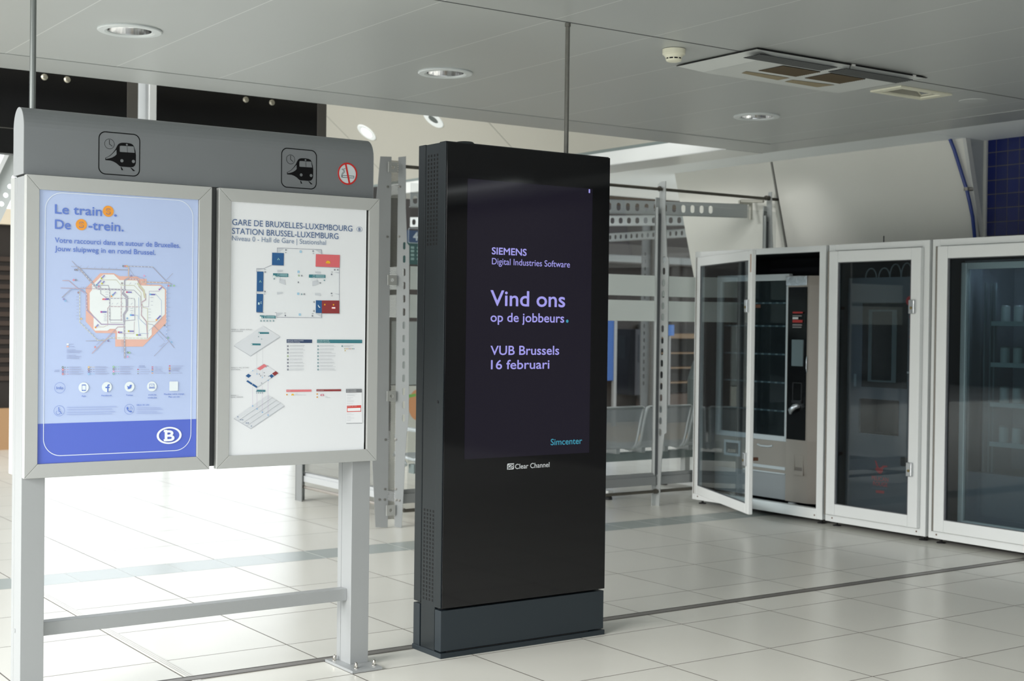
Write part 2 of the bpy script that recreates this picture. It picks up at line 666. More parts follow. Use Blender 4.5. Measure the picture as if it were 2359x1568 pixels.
# ---------------------------------------------------------------- things on the ceiling
M_ring = mat('white_enamel_ring', '#cfd5d6', 0.35)
M_refl = mat('polished_reflector', '#e8e8e8', 0.12, 1.0)


def downlight(loc, label):
    t = thing('ceiling_downlight', label, 'ceiling light', loc, 'recessed downlights in the metal ceiling')
    x, y_, z_ = loc
    mb = MB()
    mb.lathe(loc, [(0.152, 0.0), (0.153, -0.006), (0.148, -0.010), (0.118, -0.012), (0.108, -0.008), (0.103, 0.0), (0.102, 0.004)], 48)
    mb.build('trim_ring', M_ring, t)
    mb = MB()
    n = 48
    prof = [(0.1015, -0.004), (0.098, 0.03), (0.088, 0.075), (0.07, 0.115), (0.045, 0.14)]
    mb.lathe(loc, prof, n, smooth=False)
    mb.build('reflector', M_refl, t)
    mb = MB()
    mb.lathe(loc, [(0.045, 0.139), (0.03, 0.12), (0.012, 0.105), (0.0, 0.104)], 24)
    mb.build('lamp', mat('unlit_lamp_glass', '#b9bab4', 0.3), t)
    return t


downlight((DL[0][0], DL[0][1], ZC), 'unlit recessed downlight in the ceiling above the grey timetable stand')
downlight((DL[1][0], DL[1][1], ZC), 'unlit recessed downlight in the ceiling above the black totem')
downlight((DL[2][0], DL[2][1], ZC), 'unlit recessed downlight in the ceiling beyond the air conditioner')

# flush round cover
mb = MB()
mb.lathe((7.156, 5.356, ZC), [(0.0, -0.0035), (0.084, -0.0035), (0.086, -0.002), (0.086, 0.0)], 40)
tag(mb.build('ceiling_speaker_cover', mat('cover_grey', '#b9bdbc', 0.35)), 'flat round grey cover flush with the ceiling at far right', 'ceiling cover')

# smoke detector
sc_ = onz(1552.5, 113, ZC)
t = thing('smoke_detector', 'cream round smoke detector under the ceiling beside the air conditioner', 'smoke detector', (sc_.x, sc_.y, ZC))
M_cream = mat('cream_plastic', '#e0dfcb', 0.4)
c = (sc_.x, sc_.y, ZC)
mb = MB()
mb.lathe(c, [(0.058, -0.002), (0.058, -0.026), (0.056, -0.029), (0.05, -0.031)], 36)
mb.lathe(c, [(0.056, 0.0), (0.056, -0.002), (0.05, -0.002)], 36, 1)
mb.build('mounting_base', [M_cream, M_black], t)
mb = MB()
mb.lathe(c, [(0.05, -0.031), (0.047, -0.036), (0.041, -0.046)], 36)
mb.lathe(c, [(0.041, -0.046), (0.039, -0.046), (0.039, -0.053), (0.041, -0.053)], 36, 1)
for k in range(10):
    a = 2 * math.pi * k / 10 + 0.2
    mb.obox(Vector(c), Vector((math.cos(a), math.sin(a), 0)), Vector((-math.sin(a), math.cos(a), 0)), -Z, 0.036, 0.0415, -0.003, 0.003, 0.045, 0.054, 0)
mb.lathe(c, [(0.041, -0.053), (0.037, -0.061), (0.028, -0.064), (0.0, -0.065)], 36)
mb.build('sensor_head', [M_cream, M_black], t)

# air conditioner: a shallow two-part cover hung just under the ceiling
t = thing('air_conditioner', 'wide grey ceiling air conditioner with dark grilles and brown stains', 'air conditioner', (5.6, 5.3, 2.797))
M_ac = mat('air_conditioner_grey', '#c6cac8', 0.45, noise=0.03, nscale=6)
zt, zb = 2.826, 2.797
xs = (4.965, 5.652, 5.664, 6.27)
ya, yb = 5.0, 5.60


def frustum(mb, x0, x1, y0, y1, l0, l1, fy, mi=0):
    a = [(x0, y0, zt), (x1, y0, zt), (x1, y1, zt), (x0, y1, zt)]
    b = [(x0 + l0, y0 + 0.012, zb + 0.004), (x1 - l1, y0 + 0.012, zb + 0.004), (x1 - l1, y1 - fy, zb), (x0 + l0, y1 - fy, zb)]
    mb.add(a + b, [(4, 7, 6, 5), (0, 1, 5, 4), (1, 2, 6, 5), (2, 3, 7, 6), (3, 0, 4, 7), (0, 3, 2, 1)], mi)


mb = MB()
frustum(mb, xs[0], xs[1], ya, yb, 0.13, 0.0, 0.075)
mb.build('left_cover', M_ac, t, bevel=0.006)
mb = MB()
frustum(mb, xs[2], xs[3], ya, yb, 0.0, 0.13, 0.075)
mb.build('right_cover', M_ac, t, bevel=0.006)
mb = MB()
mb.box(xs[0] + 0.02, xs[3] - 0.02, ya + 0.01, yb - 0.02, zt, ZC)
mb.box(xs[0] - 0.003, xs[3] + 0.003, ya - 0.002, yb, zt, zt + 0.003)
mb.build('housing', M_black, t)


def azq(pts, z_=2.797):
    return [onz(1540 + a / 3.574, 90 + b / 3.574, z_) for a, b in pts]


def grille(pts, name, cols):
    q = azq(pts)
    x0, x1 = (q[0].x + q[1].x) / 2, (q[2].x + q[3].x) / 2
    y0, y1 = (q[1].y + q[2].y) / 2, (q[0].y + q[3].y) / 2
    mb = MB()
    mb.box(x0, x1, y0, y1, 2.7965, 2.7985, 1)
    n = max(3, int((y1 - y0) / 0.014))
    for k in range(n):
        yy = y0 + (y1 - y0) * (k + 0.25) / n
        mb.box(x0, x1, yy, yy + (y1 - y0) / n * 0.45, 2.7945, 2.7965, 0)
    return mb.build(name, cols, t)


M_gr = mat('grille_grey', '#5d6060', 0.5)
M_br = mat('grille_brown', '#62553f', 0.6)
grille([(655, 153), (750, 118), (1360, 232), (1250, 265)], 'outlet_grille', [M_gr, M_dark])
grille([(1345, 273), (1435, 238), (1990, 330), (1890, 366)], 'outlet_grille', [M_gr, M_dark])
grille([(762, 262), (930, 215), (1235, 268), (1055, 311)], 'intake_grille', [M_br, M_dark])
grille([(1145, 323), (1315, 277), (1605, 325), (1420, 369)], 'intake_grille', [M_br, M_dark])
for pts in ([(600, 280), (640, 265), (1000, 320), (900, 338)], [(955, 350), (1020, 335), (1370, 378), (1225, 396)]):
    q = azq(pts, 2.7968)
    mb = MB()
    mb.add([p + Vector((0, 0, -0.0006)) for p in q], [(0, 1, 2, 3)])
    mb.build('stain_patch', mat('brown_dirt', '#8d8268', 0.7, noise=0.25, nscale=8), t)
for px_, py_ in ((1520, 222), (2020, 309)):
    p = onz(1540 + px_ / 3.574, 90 + py_ / 3.574, 2.822)
    mb = MB()
    mb.box(p.x - 0.012, p.x + 0.012, p.y - 0.008, p.y + 0.008, 2.818, 2.832)
    mb.build('clip', M_white, t, bevel=0.003)

# square recessed light
t = thing('recessed_square_light', 'cream framed square recessed light next to the air conditioner', 'ceiling light', (6.615, 5.385, ZC))
mb = MB()
mb.shape([[(6.385, 5.272), (6.845, 5.272), (6.845, 5.498), (6.385, 5.498)], [(SQ[0], SQ[2]), (SQ[1], SQ[2]), (SQ[1], SQ[3]), (SQ[0], SQ[3])]], Vector((0, 0, ZC - 0.006)), X, Y, -Z, 0.010)
mb.build('frame', M_cream, t)
mb = MB()
x0, x1, y0, y1 = SQ
for a, b_ in (((x0, y0), (x1, y0)), ((x1, y0), (x1, y1)), ((x1, y1), (x0, y1)), ((x0, y1), (x0, y0))):
    mb.quad((a[0], a[1], ZC), (b_[0], b_[1], ZC), (b_[0], b_[1], ZC + 0.1), (a[0], a[1], ZC + 0.1))
mb.quad((x0, y0, ZC + 0.1), (x1, y0, ZC + 0.1), (x1, y1, ZC + 0.1), (x0, y1, ZC + 0.1))
mb.build('light_box', mat('light_box_grey', '#b5b4a8', 0.3, 0.4), t)
mb = MB()
mb.tube([(x0 + 0.05, 5.40, ZC + 0.06), (x1 - 0.05, 5.40, ZC + 0.06)], 0.018)
mb.build('lamp_or_fill_tube', mat('unlit_tube', '#d8d8d4', 0.3), t)
mb = MB()
xm = (x0 + x1) / 2
mb.prism([(x0 + 0.005, y0 + 0.004, ZC + 0.004), (xm - 0.03, y0 + 0.004, ZC + 0.05), (x0 + 0.005, y0 + 0.004, ZC + 0.05)], (0, y1 - y0 - 0.008, 0))
mb.prism([(x1 - 0.005, y0 + 0.004, ZC + 0.004), (x1 - 0.005, y0 + 0.004, ZC + 0.05), (xm + 0.03, y0 + 0.004, ZC + 0.05)], (0, y1 - y0 - 0.008, 0))
mb.build('reflector', M_refl, t)

# two round fittings in the sloping upper ceiling
for (cx, cz, cy, lit) in ((7.053, 3.403, 11.463, False), (7.040, 3.414, 12.766, True)):
    lab = 'round white spotlight glowing warm in the sloping cream ceiling' if lit else 'round white fitting with dark centre in the sloping cream ceiling'
    cz = 2.952 + 0.8 * (7.62 - cx)
    c = Vector((cx, cy, cz))
    t = thing('ceiling_spotlight', lab, 'ceiling light', c)
    mb = MB()
    mb.lathe(c, [(0.116, 0.0), (0.115, 0.006), (0.105, 0.010), (0.066 if lit else 0.056, 0.008), (0.062 if lit else 0.054, 0.003)], 40, axis=slN)
    mb.build('trim_ring', mat('bright_white_ring', '#e9eeee', 0.3), t)
    mb = MB()
    mb.lathe(c, [(0.064 if lit else 0.056, 0.003), (0.0, 0.003)], 32, axis=slN)
    if lit:
        mb.build('lit_lamp', mat('lit_lamp', '#ffffff', 0.4, emit='#fff0dc', estr=14.0), t)
    else:
        mb.build('dark_lens', mat('dark_lens', '#3d4540', 0.2), t)

# the street outside: pavement and an unseen facade added to dim the glass reflections
mb = MB()
mb.box(-40, 40, -30, 60, -0.05, -0.02)
struct(mb.build('ground', mat('street_asphalt', '#6d6d6a', 0.8)))
mb = MB()
mb.box(-16, -15, -10, 45, 0, 7)
mb.box(-15, 3, 44, 45, 0, 7)
struct(mb.build('wall_street', mat('street_facade', '#50524f', 0.8, noise=0.2, nscale=0.6)))

# ---------------------------------------------------------------- double poster stand
M_alu = mat('grey_anodised_aluminium', '#9fa2a3', 0.38, 0.25, noise=0.02, nscale=4)
M_frame = mat('light_grey_frame', '#aeb0ae', 0.42, 0.15)
M_hood = mat('mid_grey_hood', '#777b7e', 0.42, 0.3)
M_gap = mat('stand_dark_gap', '#3b3d3e', 0.6)
M_ink = mat('black_vinyl', '#08090b', 0.6, spec=0.15)
YF = 5.071
t = thing('poster_stand', 'grey metal double poster stand with timetable pictograms and two posters', 'information sign', (2.13, 5.165, 0))
STAND = t
mb = MB()
prof = [(5.101, 1.957), (5.101, 2.128)]
for k in range(1, 9):
    a = math.pi * k / 16
    prof.append((5.166 - 0.065 * math.cos(a), 2.128 + 0.075 * math.sin(a)))
for k in range(7, -1, -1):
    a = math.pi * k / 16
    prof.append((5.166 + 0.065 * math.cos(a), 2.128 + 0.075 * math.sin(a)))
prof.append((5.231, 1.957))
n = len(prof)
L = [Vector((1.4155, a, b)) for a, b in prof]
R_ = [Vector((2.8455, a, b)) for a, b in prof]
for i in range(n):
    j = (i + 1) % n
    mb.add([L[i], R_[i], R_[j], L[j]], [(0, 1, 2, 3)], 0, 1 <= i < n - 2)
mb.add(L, [tuple(range(n))], 0)
mb.add(R_, [tuple(range(n))[::-1]], 0)
for xx in (1.4135, 2.8452):
    mb.prism([(xx, a, b) for a, b in prof], (0.002, 0, 0), 1)
mb.box(1.425, 2.84, 5.108, 5.224, 1.948, 1.957, 2)
hood = mb.build('hood', [M_hood, M_alu, M_gap], t)

# artwork on the hood
P0 = lambda x, y: ony(x, y, 5.1008)
dxi = ony(688.5, 386, 5.1008).x - ony(274.5, 354, 5.1008).x


def train_icon(shift, nm):
    mb = MB()
    pn = Panel(mb, Vector((0, 5.1008, 0)), X, Z, -Y, P0)

    def q(x, y):
        u, v = pn.at(200 + x / 12.06, 290 + y / 12.06)
        return (u + shift, v)
    a, b = q(322, 640), q(1480, 800)
    c, d = q(900, 185), q(900, 1375)
    x0, x1, y1, y0 = a[0], b[0], c[1], d[1]
    w = 0.0035
    pn.poly(rrect(x0, x1, y0, y1, 0.026), 0, 1, [rrect(x0 + w, x1 - w, y0 + w, y1 - w, 0.0235)])
    cc = q(627, 500)
    r = (q(765, 505)[0] - q(485, 495)[0]) / 2
    pn.ring(cc, r, 0.0013, 0)
    pn.line([q(625, 385), q(627, 505), q(700, 562)], 0.0019, 0)
    body = [q(*p) for p in [(512, 885), (545, 872), (640, 820), (720, 745), (800, 640), (838, 560), (870, 510), (920, 478), (980, 466), (1110, 470), (1220, 490), (1275, 520), (1310, 570), (1345, 690), (1362, 800), (1362, 960), (1360, 1040), (1335, 1100), (1290, 1138), (1220, 1148), (940, 1128), (900, 1105), (820, 1035), (740, 990), (660, 962), (512, 948)]]
    win = [q(*p) for p in [(920, 555), (945, 548), (1290, 568), (1305, 590), (1330, 748), (925, 722), (912, 705), (912, 570)]]
    side = [q(*p) for p in [(530, 890), (650, 828), (730, 755), (800, 680), (824, 660), (826, 790), (780, 835), (700, 878), (610, 905), (530, 918)]]
    l1 = circ(*q(973, 966), 0.0062)
    l2 = circ(*q(1293, 986), 0.0062)
    l3 = circ(*q(1111, 521), 0.0037)
    pn.poly(body, 0, 1, [win, side, l1, l2, l3])
    pn.line([q(1117, 555), q(1128, 735)], 0.0009, 0)
    pn.poly([q(*p) for p in [(938, 1142), (965, 1146), (1010, 1228), (962, 1228)]], 0)
    pn.poly([q(*p) for p in [(1205, 1158), (1235, 1160), (1345, 1250), (1285, 1252)]], 0)
    return mb.build(nm, M_ink, t)


train_icon(0.0, 'train_pictogram')
train_icon(dxi, 'train_pictogram')
# no smoking sticker
mb = MB()
pn = Panel(mb, Vector((0, 5.1008, 0)), X, Z, -Y, P0)
q = lambda x, y: pn.at(630 + x / 9.83, 330 + y / 9.83)
c = q(1672, 690)
r = (q(1893, 705)[0] - q(1448, 675)[0]) / 2
pn.disc(c, r, 1, 1, 48)
pn.ring(c, r, r * 0.145, 0, 3, n=56)
for s_ in ([(1540, 770), (1540, 715), (1550, 680), (1590, 640), (1575, 605), (1545, 590), (1570, 575)], [(1560, 715), (1568, 690), (1608, 655), (1600, 610), (1580, 585), (1625, 565)]):
    pn.line([q(*p) for p in s_], 0.0016, 2, 2)
pn.line([q(1560, 728), q(1815, 742), q(1815, 787), q(1560, 770), q(1560, 728)], 0.0019, 2, 2)
pn.line([q(1545, 720), q(1543, 775)], 0.0015, 2, 2)
pn.line([q(1632, 470), q(1718, 915)], r * 0.17, 0, 3)
mb.build('no_smoking_sticker', [mat('sign_red', '#b8201c', 0.45), mat('sticker_white', '#c3cacd', 0.4), mat('sticker_navy', '#20262f', 0.45)], t)

for x0, x1 in ((1.4155, 1.4995), (2.7615, 2.8465)):
    mb = MB()
    mb.box(x0, x1, 5.101, 5.188, 0.012, 1.95, 0)
    mb.box(x0, x1, 5.191, 5.222, 0.012, 1.95, 0)
    mb.box(x0 + 0.004, x1 - 0.004, 5.186, 5.193, 0.012, 1.95, 1)
    mb.build('post', [M_alu, M_gap], t, bevel=0.0015)
    mb = MB()
    mb.box(x0 - 0.045, x1 + 0.012, 4.998, 5.24, 0.0005, 0.0125, 0)
    pl = mb.build('base_plate', M_alu, t, bevel=0.002)
    for bx, by in ((x0 - 0.022, 5.20), (x0 - 0.008, 5.035), (x1 - 0.006, 5.04)):
        mb = MB()
        c = (bx, by, 0.0125)
        mb.lathe(c, [(0.0095, 0.0), (0.0095, 0.002), (0.0078, 0.0025)], 20)
        mb.lathe(c, [(0.0078, 0.002), (0.0078, 0.011)], 6, smooth=False)
        mb.lathe(c, [(0.0068, 0.011), (0.0066, 0.016), (0.0055, 0.021), (0.003, 0.024), (0.0, 0.025)], 18)
        mb.build('cap_nut', mat('polished_steel', '#c9c5bd', 0.15, 1.0), pl)
zr = [ony(103.3, 1433, 5.135).z, ony(103.3, 1464, 5.135).z]
mb = MB()
mb.box(1.4995, 2.7615, 5.135, 5.185, zr[1], zr[0])
mb.build('cross_rail', M_alu, t, bevel=0.0015)
mb = MB()
p = onx(34, 1452, 1.4155)
mb.lathe((1.4153, p.y, p.z), [(0.008, 0.0), (0.008, 0.0015), (0.0, 0.0016)], 20, axis=(-1, 0, 0))
mb.build('screw_cap', M_alu, t)
mb = MB()
mb.box(1.4995, 2.7615, 5.104, 5.222, 0.87, 1.95)
mb.build('backing_panel', M_gap, t)


def pframe(x0, x1, z0, z1, xi0, xi1, zi0, zi1, y0, y1, name='poster_frame'):
    """four mitred rails; y0 is the visible face"""
    mb = MB()
    g = 0.0004
    o = [(x0, z0), (x1, z0), (x1, z1), (x0, z1)]
    i_ = [(xi0, zi0), (xi1, zi0), (xi1, zi1), (xi0, zi1)]
    for k in range(4):
        j = (k + 1) % 4
        a, b, c_, d = o[k], o[j], i_[j], i_[k]
        ux, uz = (g, 0) if k % 2 == 0 else (0, g)
        s1 = 1 if k in (0, 1) else -1
        pts = [(a[0] + ux * s1, a[1] + uz * s1), (b[0] - ux * s1, b[1] - uz * s1), (c_[0] - ux * s1, c_[1] - uz * s1), (d[0] + ux * s1, d[1] + uz * s1)]
        mb.prism([(u, y0, v) for u, v in pts], (0, y1 - y0, 0), 0)
    return mb.build(name, [M_frame], t, bevel=0.0015)


F1 = (1.4165, 2.120, 0.8615, 1.9535, 1.4635, 2.0685, 0.912, 1.9015)
F2 = (2.1495, 2.8605, 0.8605, 1.9535, 2.2005, 2.8125, 0.910, 1.9035)
for F in (F1, F2):
    pframe(*F, YF, 5.100)
    pframe(F[0], F[1], F[2], F[3], F[4], F[5], F[6], F[7], 5.2235, 5.275)
    mb = MB()
    mb.box(F[4] - 0.01, F[5] + 0.01, 5.262, 5.264, F[6] - 0.01, F[7] + 0.01)
    mb.build('rear_poster', mat('rear_poster_paper', '#c9cdd2', 0.4), t)
    mb = MB()
    mb.box(F[4] - 0.005, F[5] + 0.005, 5.083, 5.0845, F[6] - 0.005, F[7] + 0.005)
    mb.build('frame_back', M_black, t)

# ---- poster one: blue rail map poster
YP = 5.0785
PAL = {}
PM = []


def ink(h):
    if h not in PAL:
        PAL[h] = len(PM)
        PM.append(mat('ink_' + h.strip('#'), h, 0.33))
    return PAL[h]


BG, DEEP, TXT, WHT = '#b3c3e6', '#5569c6', '#5f7cc9', '#e9eef4'
mb = MB()
pn = Panel(mb, Vector((0, YP, 0)), X, Z, -Y, lambda x, y: ony(x, y, YP))
x0, x1, z0, z1 = 1.4625, 2.067, 0.9125, 1.9025
pn.rect(x0, x1, z0, z1, ink(BG), 0)
zb_ = pn.at(88, 976)[1]
pn.rect(x0, x1, z0, zb_, ink(DEEP), 1)
l_, r_ = pn.at(101.5, 700)[0], pn.at(443, 700)[0]
tp, bt = pn.at(250, 450)[1], pn.at(250, 1045)[1]
w = 0.0026
pn.poly(rrect(l_, r_, bt, tp, 0.065, 14), ink('#dfe8f4'), 2, [rrect(l_ + w, r_ - w, bt + w, tp - w, 0.0625, 14)])


def tpx(body, a, b, hpx, color, bold=0.0, lvl=4, align='L'):
    """text whose baseline runs from pixel a to pixel b"""
    A, B = pn.at(*a), pn.at(*b)
    h = abs(pn.at(a[0], a[1] - hpx)[1] - A[1])
    pn.text(body, A[0], (A[1] + B[1]) / 2, h, B[0] - A[0], ink(color), bold, lvl, align)


tpx('Le train', (126.5, 492), (234, 496.5), 22, TXT, 0.035)
tpx('.', (263, 498.0), (268, 498.0), 22, TXT, 0.06)
tpx('De', (126.5, 526.5), (162, 528), 22, TXT, 0.035)
tpx('-trein.', (203.5, 529.5), (284, 532), 22, TXT, 0.035)
for cx, cy in ((249, 486.5), (187, 517.3)):
    c = pn.at(cx, cy)
    pn.disc(c, 0.0205, ink('#e79a3a'), 3, 36)
    pn.text('S', c[0], c[1] - 0.0112, 0.0225, 0.0165, ink('#8a7f93'), 0.03, 4, 'C')
    pn.text('S', c[0], c[1] - 0.0092, 0.0185, 0.0125, ink('#e79a3a'), -0.02, 5, 'C')
tpx('Votre raccourci dans et autour de Bruxelles.', (126, 563), (414.5, 566.5), 12.5, TXT, 0.018)
tpx('Jouw sluipweg in en rond Brussel.', (126, 581.5), (357.5, 583.5), 12.5, TXT, 0.018)

# rail map
q = lambda x, y: pn.at(110 + x / 5.6, 560 + y / 5.6)
pn.poly([q(*p) for p in [(675, 387), (850, 387), (925, 425), (1150, 430), (1195, 460), (1275, 460), (1275, 533), (1460, 537), (1527, 600), (1527, 1030), (1225, 1333), (870, 1333), (870, 1160), (620, 1157), (490, 1010), (490, 580)]], ink('#dfb3a6'), 1)
pn.poly([q(*p) for p in [(715, 403), (850, 403), (925, 475), (1150, 480), (1195, 545), (1450, 550), (1510, 600), (1510, 915), (1340, 1090), (1340, 1180), (1285, 1240), (893, 1240), (893, 1140), (870, 1105), (800, 1105), (770, 1128), (610, 1128), (590, 1105), (590, 935), (540, 870), (540, 640), (568, 605), (568, 545)]], ink('#e3e9ea'), 2)
GR, RD, OR, YL, BL, PU, GN = '#a9a8b6', '#bea9b4', '#ccb5a8', '#c9c8b0', '#9fb4d8', '#aea2bd', '#a9bdae'
for pts, w_, c_ in [
    ([(390, 310), (640, 590), (1000, 600)], 24, GR), ([(390, 325), (1040, 345)], 12, GR), ([(300, 300), (390, 303)], 6, GR), ([(310, 230), (400, 330)], 8, GR),
    ([(1040, 300), (1040, 450)], 16, OR), ([(1050, 297), (1350, 307), (1530, 495), (1600, 530)], 10, GR), ([(1040, 450), (990, 480), (990, 600), (960, 650), (1010, 700), (1015, 860), (985, 900), (985, 1000), (990, 1480)], 22, GR),
    ([(1020, 690), (1018, 860)], 38, GR), ([(970, 640), (1020, 695)], 34, GR), ([(1015, 865), (980, 920), (985, 1010)], 34, GR),
    ([(190, 483), (270, 483), (380, 580)], 10, RD), ([(165, 578), (640, 588)], 8, RD), ([(380, 590), (410, 600), (495, 650), (500, 860), (690, 1045), (970, 1048)], 16, PU), ([(290, 597), (440, 597), (495, 650)], 9, BL), ([(180, 700), (290, 597)], 9, GR),
    ([(410, 600), (410, 1020), (640, 1252), (740, 1250), (800, 1220), (1285, 1225), (1285, 840), (1230, 830), (1200, 750)], 8, YL),
    ([(490, 1260), (740, 1255)], 6, GR), ([(570, 1420), (750, 1240), (900, 1080), (985, 1078)], 12, RD), ([(1050, 460), (1160, 460), (1175, 560), (1260, 660), (1260, 730), (1210, 760), (1205, 930), (1270, 1010), (1285, 1225)], 16, RD),
    ([(1160, 520), (1235, 610), (1250, 700)], 30, YL), ([(1200, 500), (1570, 512)], 16, OR), ([(1540, 540), (1540, 980), (1525, 1250)], 8, BL), ([(1290, 1040), (1350, 1050), (1560, 1260), (1630, 1350)], 8, GR), ([(1560, 1265), (1370, 1455)], 6, GR), ([(1530, 470), (1610, 390)], 6, GR),
    ([(680, 472), (880, 472), (940, 540), (1110, 545), (1200, 640), (1205, 740)], 7, YL), ([(620, 540), (780, 545), (795, 600), (795, 990), (960, 990)], 10, GR), ([(640, 560), (680, 560), (680, 650), (760, 710), (1110, 712), (1120, 740), (1120, 990), (1000, 1000)], 9, GR),
    ([(770, 1060), (770, 840), (790, 815), (1180, 822)], 9, RD), ([(945, 560), (945, 1000)], 10, RD), ([(1000, 605), (1110, 605), (1195, 690), (1200, 820)], 8, GR), ([(1220, 820), (1300, 820), (1305, 620), (1440, 618)], 5, PU),
    ([(1310, 655), (1390, 655), (1465, 740), (1465, 970), (1300, 1130)], 5, BL), ([(1120, 925), (1160, 930), (1175, 1100), (1175, 1165), (1300, 1165)], 5, BL), ([(915, 1165), (1110, 1165), (1115, 1010)], 5, RD), ([(800, 600), (805, 1025), (965, 1025)], 4, GR),
    ([(650, 1080), (720, 1080), (760, 1060)], 5, OR), ([(1265, 1010), (1400, 1012)], 5, OR), ([(1170, 700), (1175, 970), (1270, 1060)], 6, BL), ([(1250, 500), (1235, 450), (1110, 420)], 5, PU), ([(1050, 330), (1110, 420)], 5, GR),
]:
    pn.line([q(*p) for p in pts], w_ / 5.6 * 0.00135, ink(c_), 3)
# station ticks on the lines and name strokes
import random
rnd = random.Random(5)
for (ax, ay), (bx, by), nn, ang in [((410, 330), (620, 560), 9, 0.8), ((420, 300), (880, 330), 6, 0.9), ((430, 570), (580, 560), 6, 0.8), ((380, 690), (380, 975), 8, 0.0), ((1560, 590), (1560, 1120), 10, 0.0), ((960, 1260), (960, 1400), 8, 0.0), ((1060, 520), (1330, 535), 5, 0.8), ((200, 690), (300, 610), 6, 0.8), ((640, 1300), (700, 1240), 4, 0.6), ((1400, 1150), (1500, 1260), 6, -0.8), ((740, 920), (740, 1000), 5, 0.0), ((1340, 700), (1340, 800), 3, 0.0), ((1310, 850), (1310, 960), 4, 0.0), ((1080, 840), (1080, 930), 4, 0.0), ((830, 780), (1080, 780), 5, 0.8), ((760, 630), (760, 690), 3, 0), ((420, 370), (560, 450), 4, .8), ((480, 1060), (640, 1230), 4, .8), ((1450, 1330), (1500, 1290), 4, 0)]:
    for k in range(nn):
        f = k / max(1, nn - 1)
        x, y = ax + (bx - ax) * f, ay + (by - ay) * f
        ln = rnd.uniform(16, 34)
        dx_, dy_ = ln * math.cos(ang), -ln * math.sin(ang)
        pn.line([q(x - dx_ * .6, y - dy_ * .6), q(x + dx_ * .6, y + dy_ * .6)], 0.0011, ink('#a7acc0'), 4)
for pts in [[(410, 330), (640, 590)], [(640, 590), (980, 598)], [(410, 640), (410, 1000)], [(440, 1045), (640, 1250)], [(800, 1220), (1230, 1222)], [(990, 1060), (990, 1440)], [(500, 660), (500, 850)], [(795, 620), (795, 960)], [(800, 712), (1100, 712)], [(800, 818), (1170, 822)], [(945, 600), (945, 960)], [(1060, 460), (1170, 470)], [(1210, 770), (1215, 900)], [(1530, 560), (1530, 1240)], [(1070, 300), (1340, 305)], [(1210, 500), (1540, 510)]]:
    (ax, ay), (bx, by) = pts
    nn = int(math.hypot(bx - ax, by - ay) / 48) + 1
    for k in range(nn + 1):
        f = k / nn
        c = q(ax + (bx - ax) * f, ay + (by - ay) * f)
        pn.rect(c[0] - 0.0014, c[0] + 0.0014, c[1] - 0.0011, c[1] + 0.0011, ink('#eef1f2'), 4)
for (x, y, ww, a_, c_) in [(713, 430, 40, .8, '#8f8cc4'), (660, 503, 56, .8, '#8f8cc4'), (715, 502, 26, .8, '#8f8cc4'), (858, 645, 36, .8, '#8f8cc4'), (1053, 632, 44, 0, '#7f7bbb'), (766, 722, 28, 0, '#6f6cb4'), (727, 886, 50, 0, '#6f6cb4'), (1093, 927, 26, 0, '#6f79c4'), (1355, 662, 44, 0, '#6f6cb4'), (1457, 578, 28, .8, '#8f8cc4'), (1430, 957, 56, .8, '#6f6cb4'), (635, 1063, 34, .8, '#8f8cc4'), (940, 1148, 28, 0, '#7f7bbb'), (1077, 1135, 48, 0, '#7f7bbb'), (1177, 1183, 30, 0, '#7f7bbb')]:
    dx_, dy_ = ww / 2 * math.cos(a_), -ww / 2 * math.sin(a_)
    pn.line([q(x - dx_, y - dy_), q(x + dx_, y + dy_)], 0.0046, ink(c_), 5)
for (x, y, c_) in [(690, 452, '#b5bd3c'), (697, 520, '#c9c545'), (628, 537, '#6aa3cf'), (820, 684, '#e09a58'), (836, 667, '#6aa3cf'), (1017, 631, '#c45a7c'), (712, 722, '#e07a6a'), (737, 722, '#c45a9c'), (687, 886, '#b04a9c'), (1066, 927, '#6ab0df'), (1320, 660, '#6ab0df'), (1437, 597, '#a06ab0'), (1398, 990, '#e7a04c'), (612, 1086, '#e7a04c'), (911, 1148, '#c45a7c'), (1040, 1134, '#c5b94c'), (1148, 1183, '#a5b53c')]:
    c = q(x, y)
    pn.rect(c[0] - 0.0029, c[0] + 0.0029, c[1] - 0.0029, c[1] + 0.0029, ink(c_), 5)
for (x, y, c_) in [(972, 296, '#5d6b66'), (995, 296, '#d0626a'), (1017, 296, '#e7bd55'), (352, 343, '#66667c'), (376, 343, '#77706f'), (332, 475, '#dd6a78'), (360, 475, '#6f6f78'), (205, 722, '#7468a4'), (225, 744, '#73b7e4'), (392, 637, '#95706f'), (655, 559, '#c47aa4'), (954, 517, '#8a7a74'), (1076, 422, '#6c5a94'), (1241, 420, '#e797c6'), (430, 975, '#e7bd55'), (1022, 969, '#5a9cd0'), (778, 1260, '#6c5a94'), (608, 1340, '#dd7a78'), (1028, 1410, '#55705f'), (1051, 1411, '#8fca74'), (1027, 1464, '#e797c6'), (1556, 548, '#dd7a78'), (1584, 548, '#6aa890'), (1625, 548, '#8fca74'), (1595, 1274, '#73b7e4'), (1550, 1220, '#6aa890'), (1505, 1060, '#77706f')]:
    pn.disc(q(x, y), 0.0034, ink(c_), 5, 14)
    pn.disc(q(x, y), 0.0016, ink('#c9c9d4'), 6, 10)
pn.rect(*[v for p in (q(240, 1290), q(268, 1312)) for v in p][0::2], q(240, 1312)[1], q(240, 1292)[1], ink('#e6eaee'), 4)
pn.rect(q(240, 1320)[0], q(268, 1320)[0], q(240, 1342)[1], q(240, 1322)[1], ink('#dfb3a6'), 4)
for yy, xe in ((1302, 330), (1334, 340)):
    pn.line([q(285, yy), q(xe, yy)], 0.001, ink('#8f98bd'), 4)
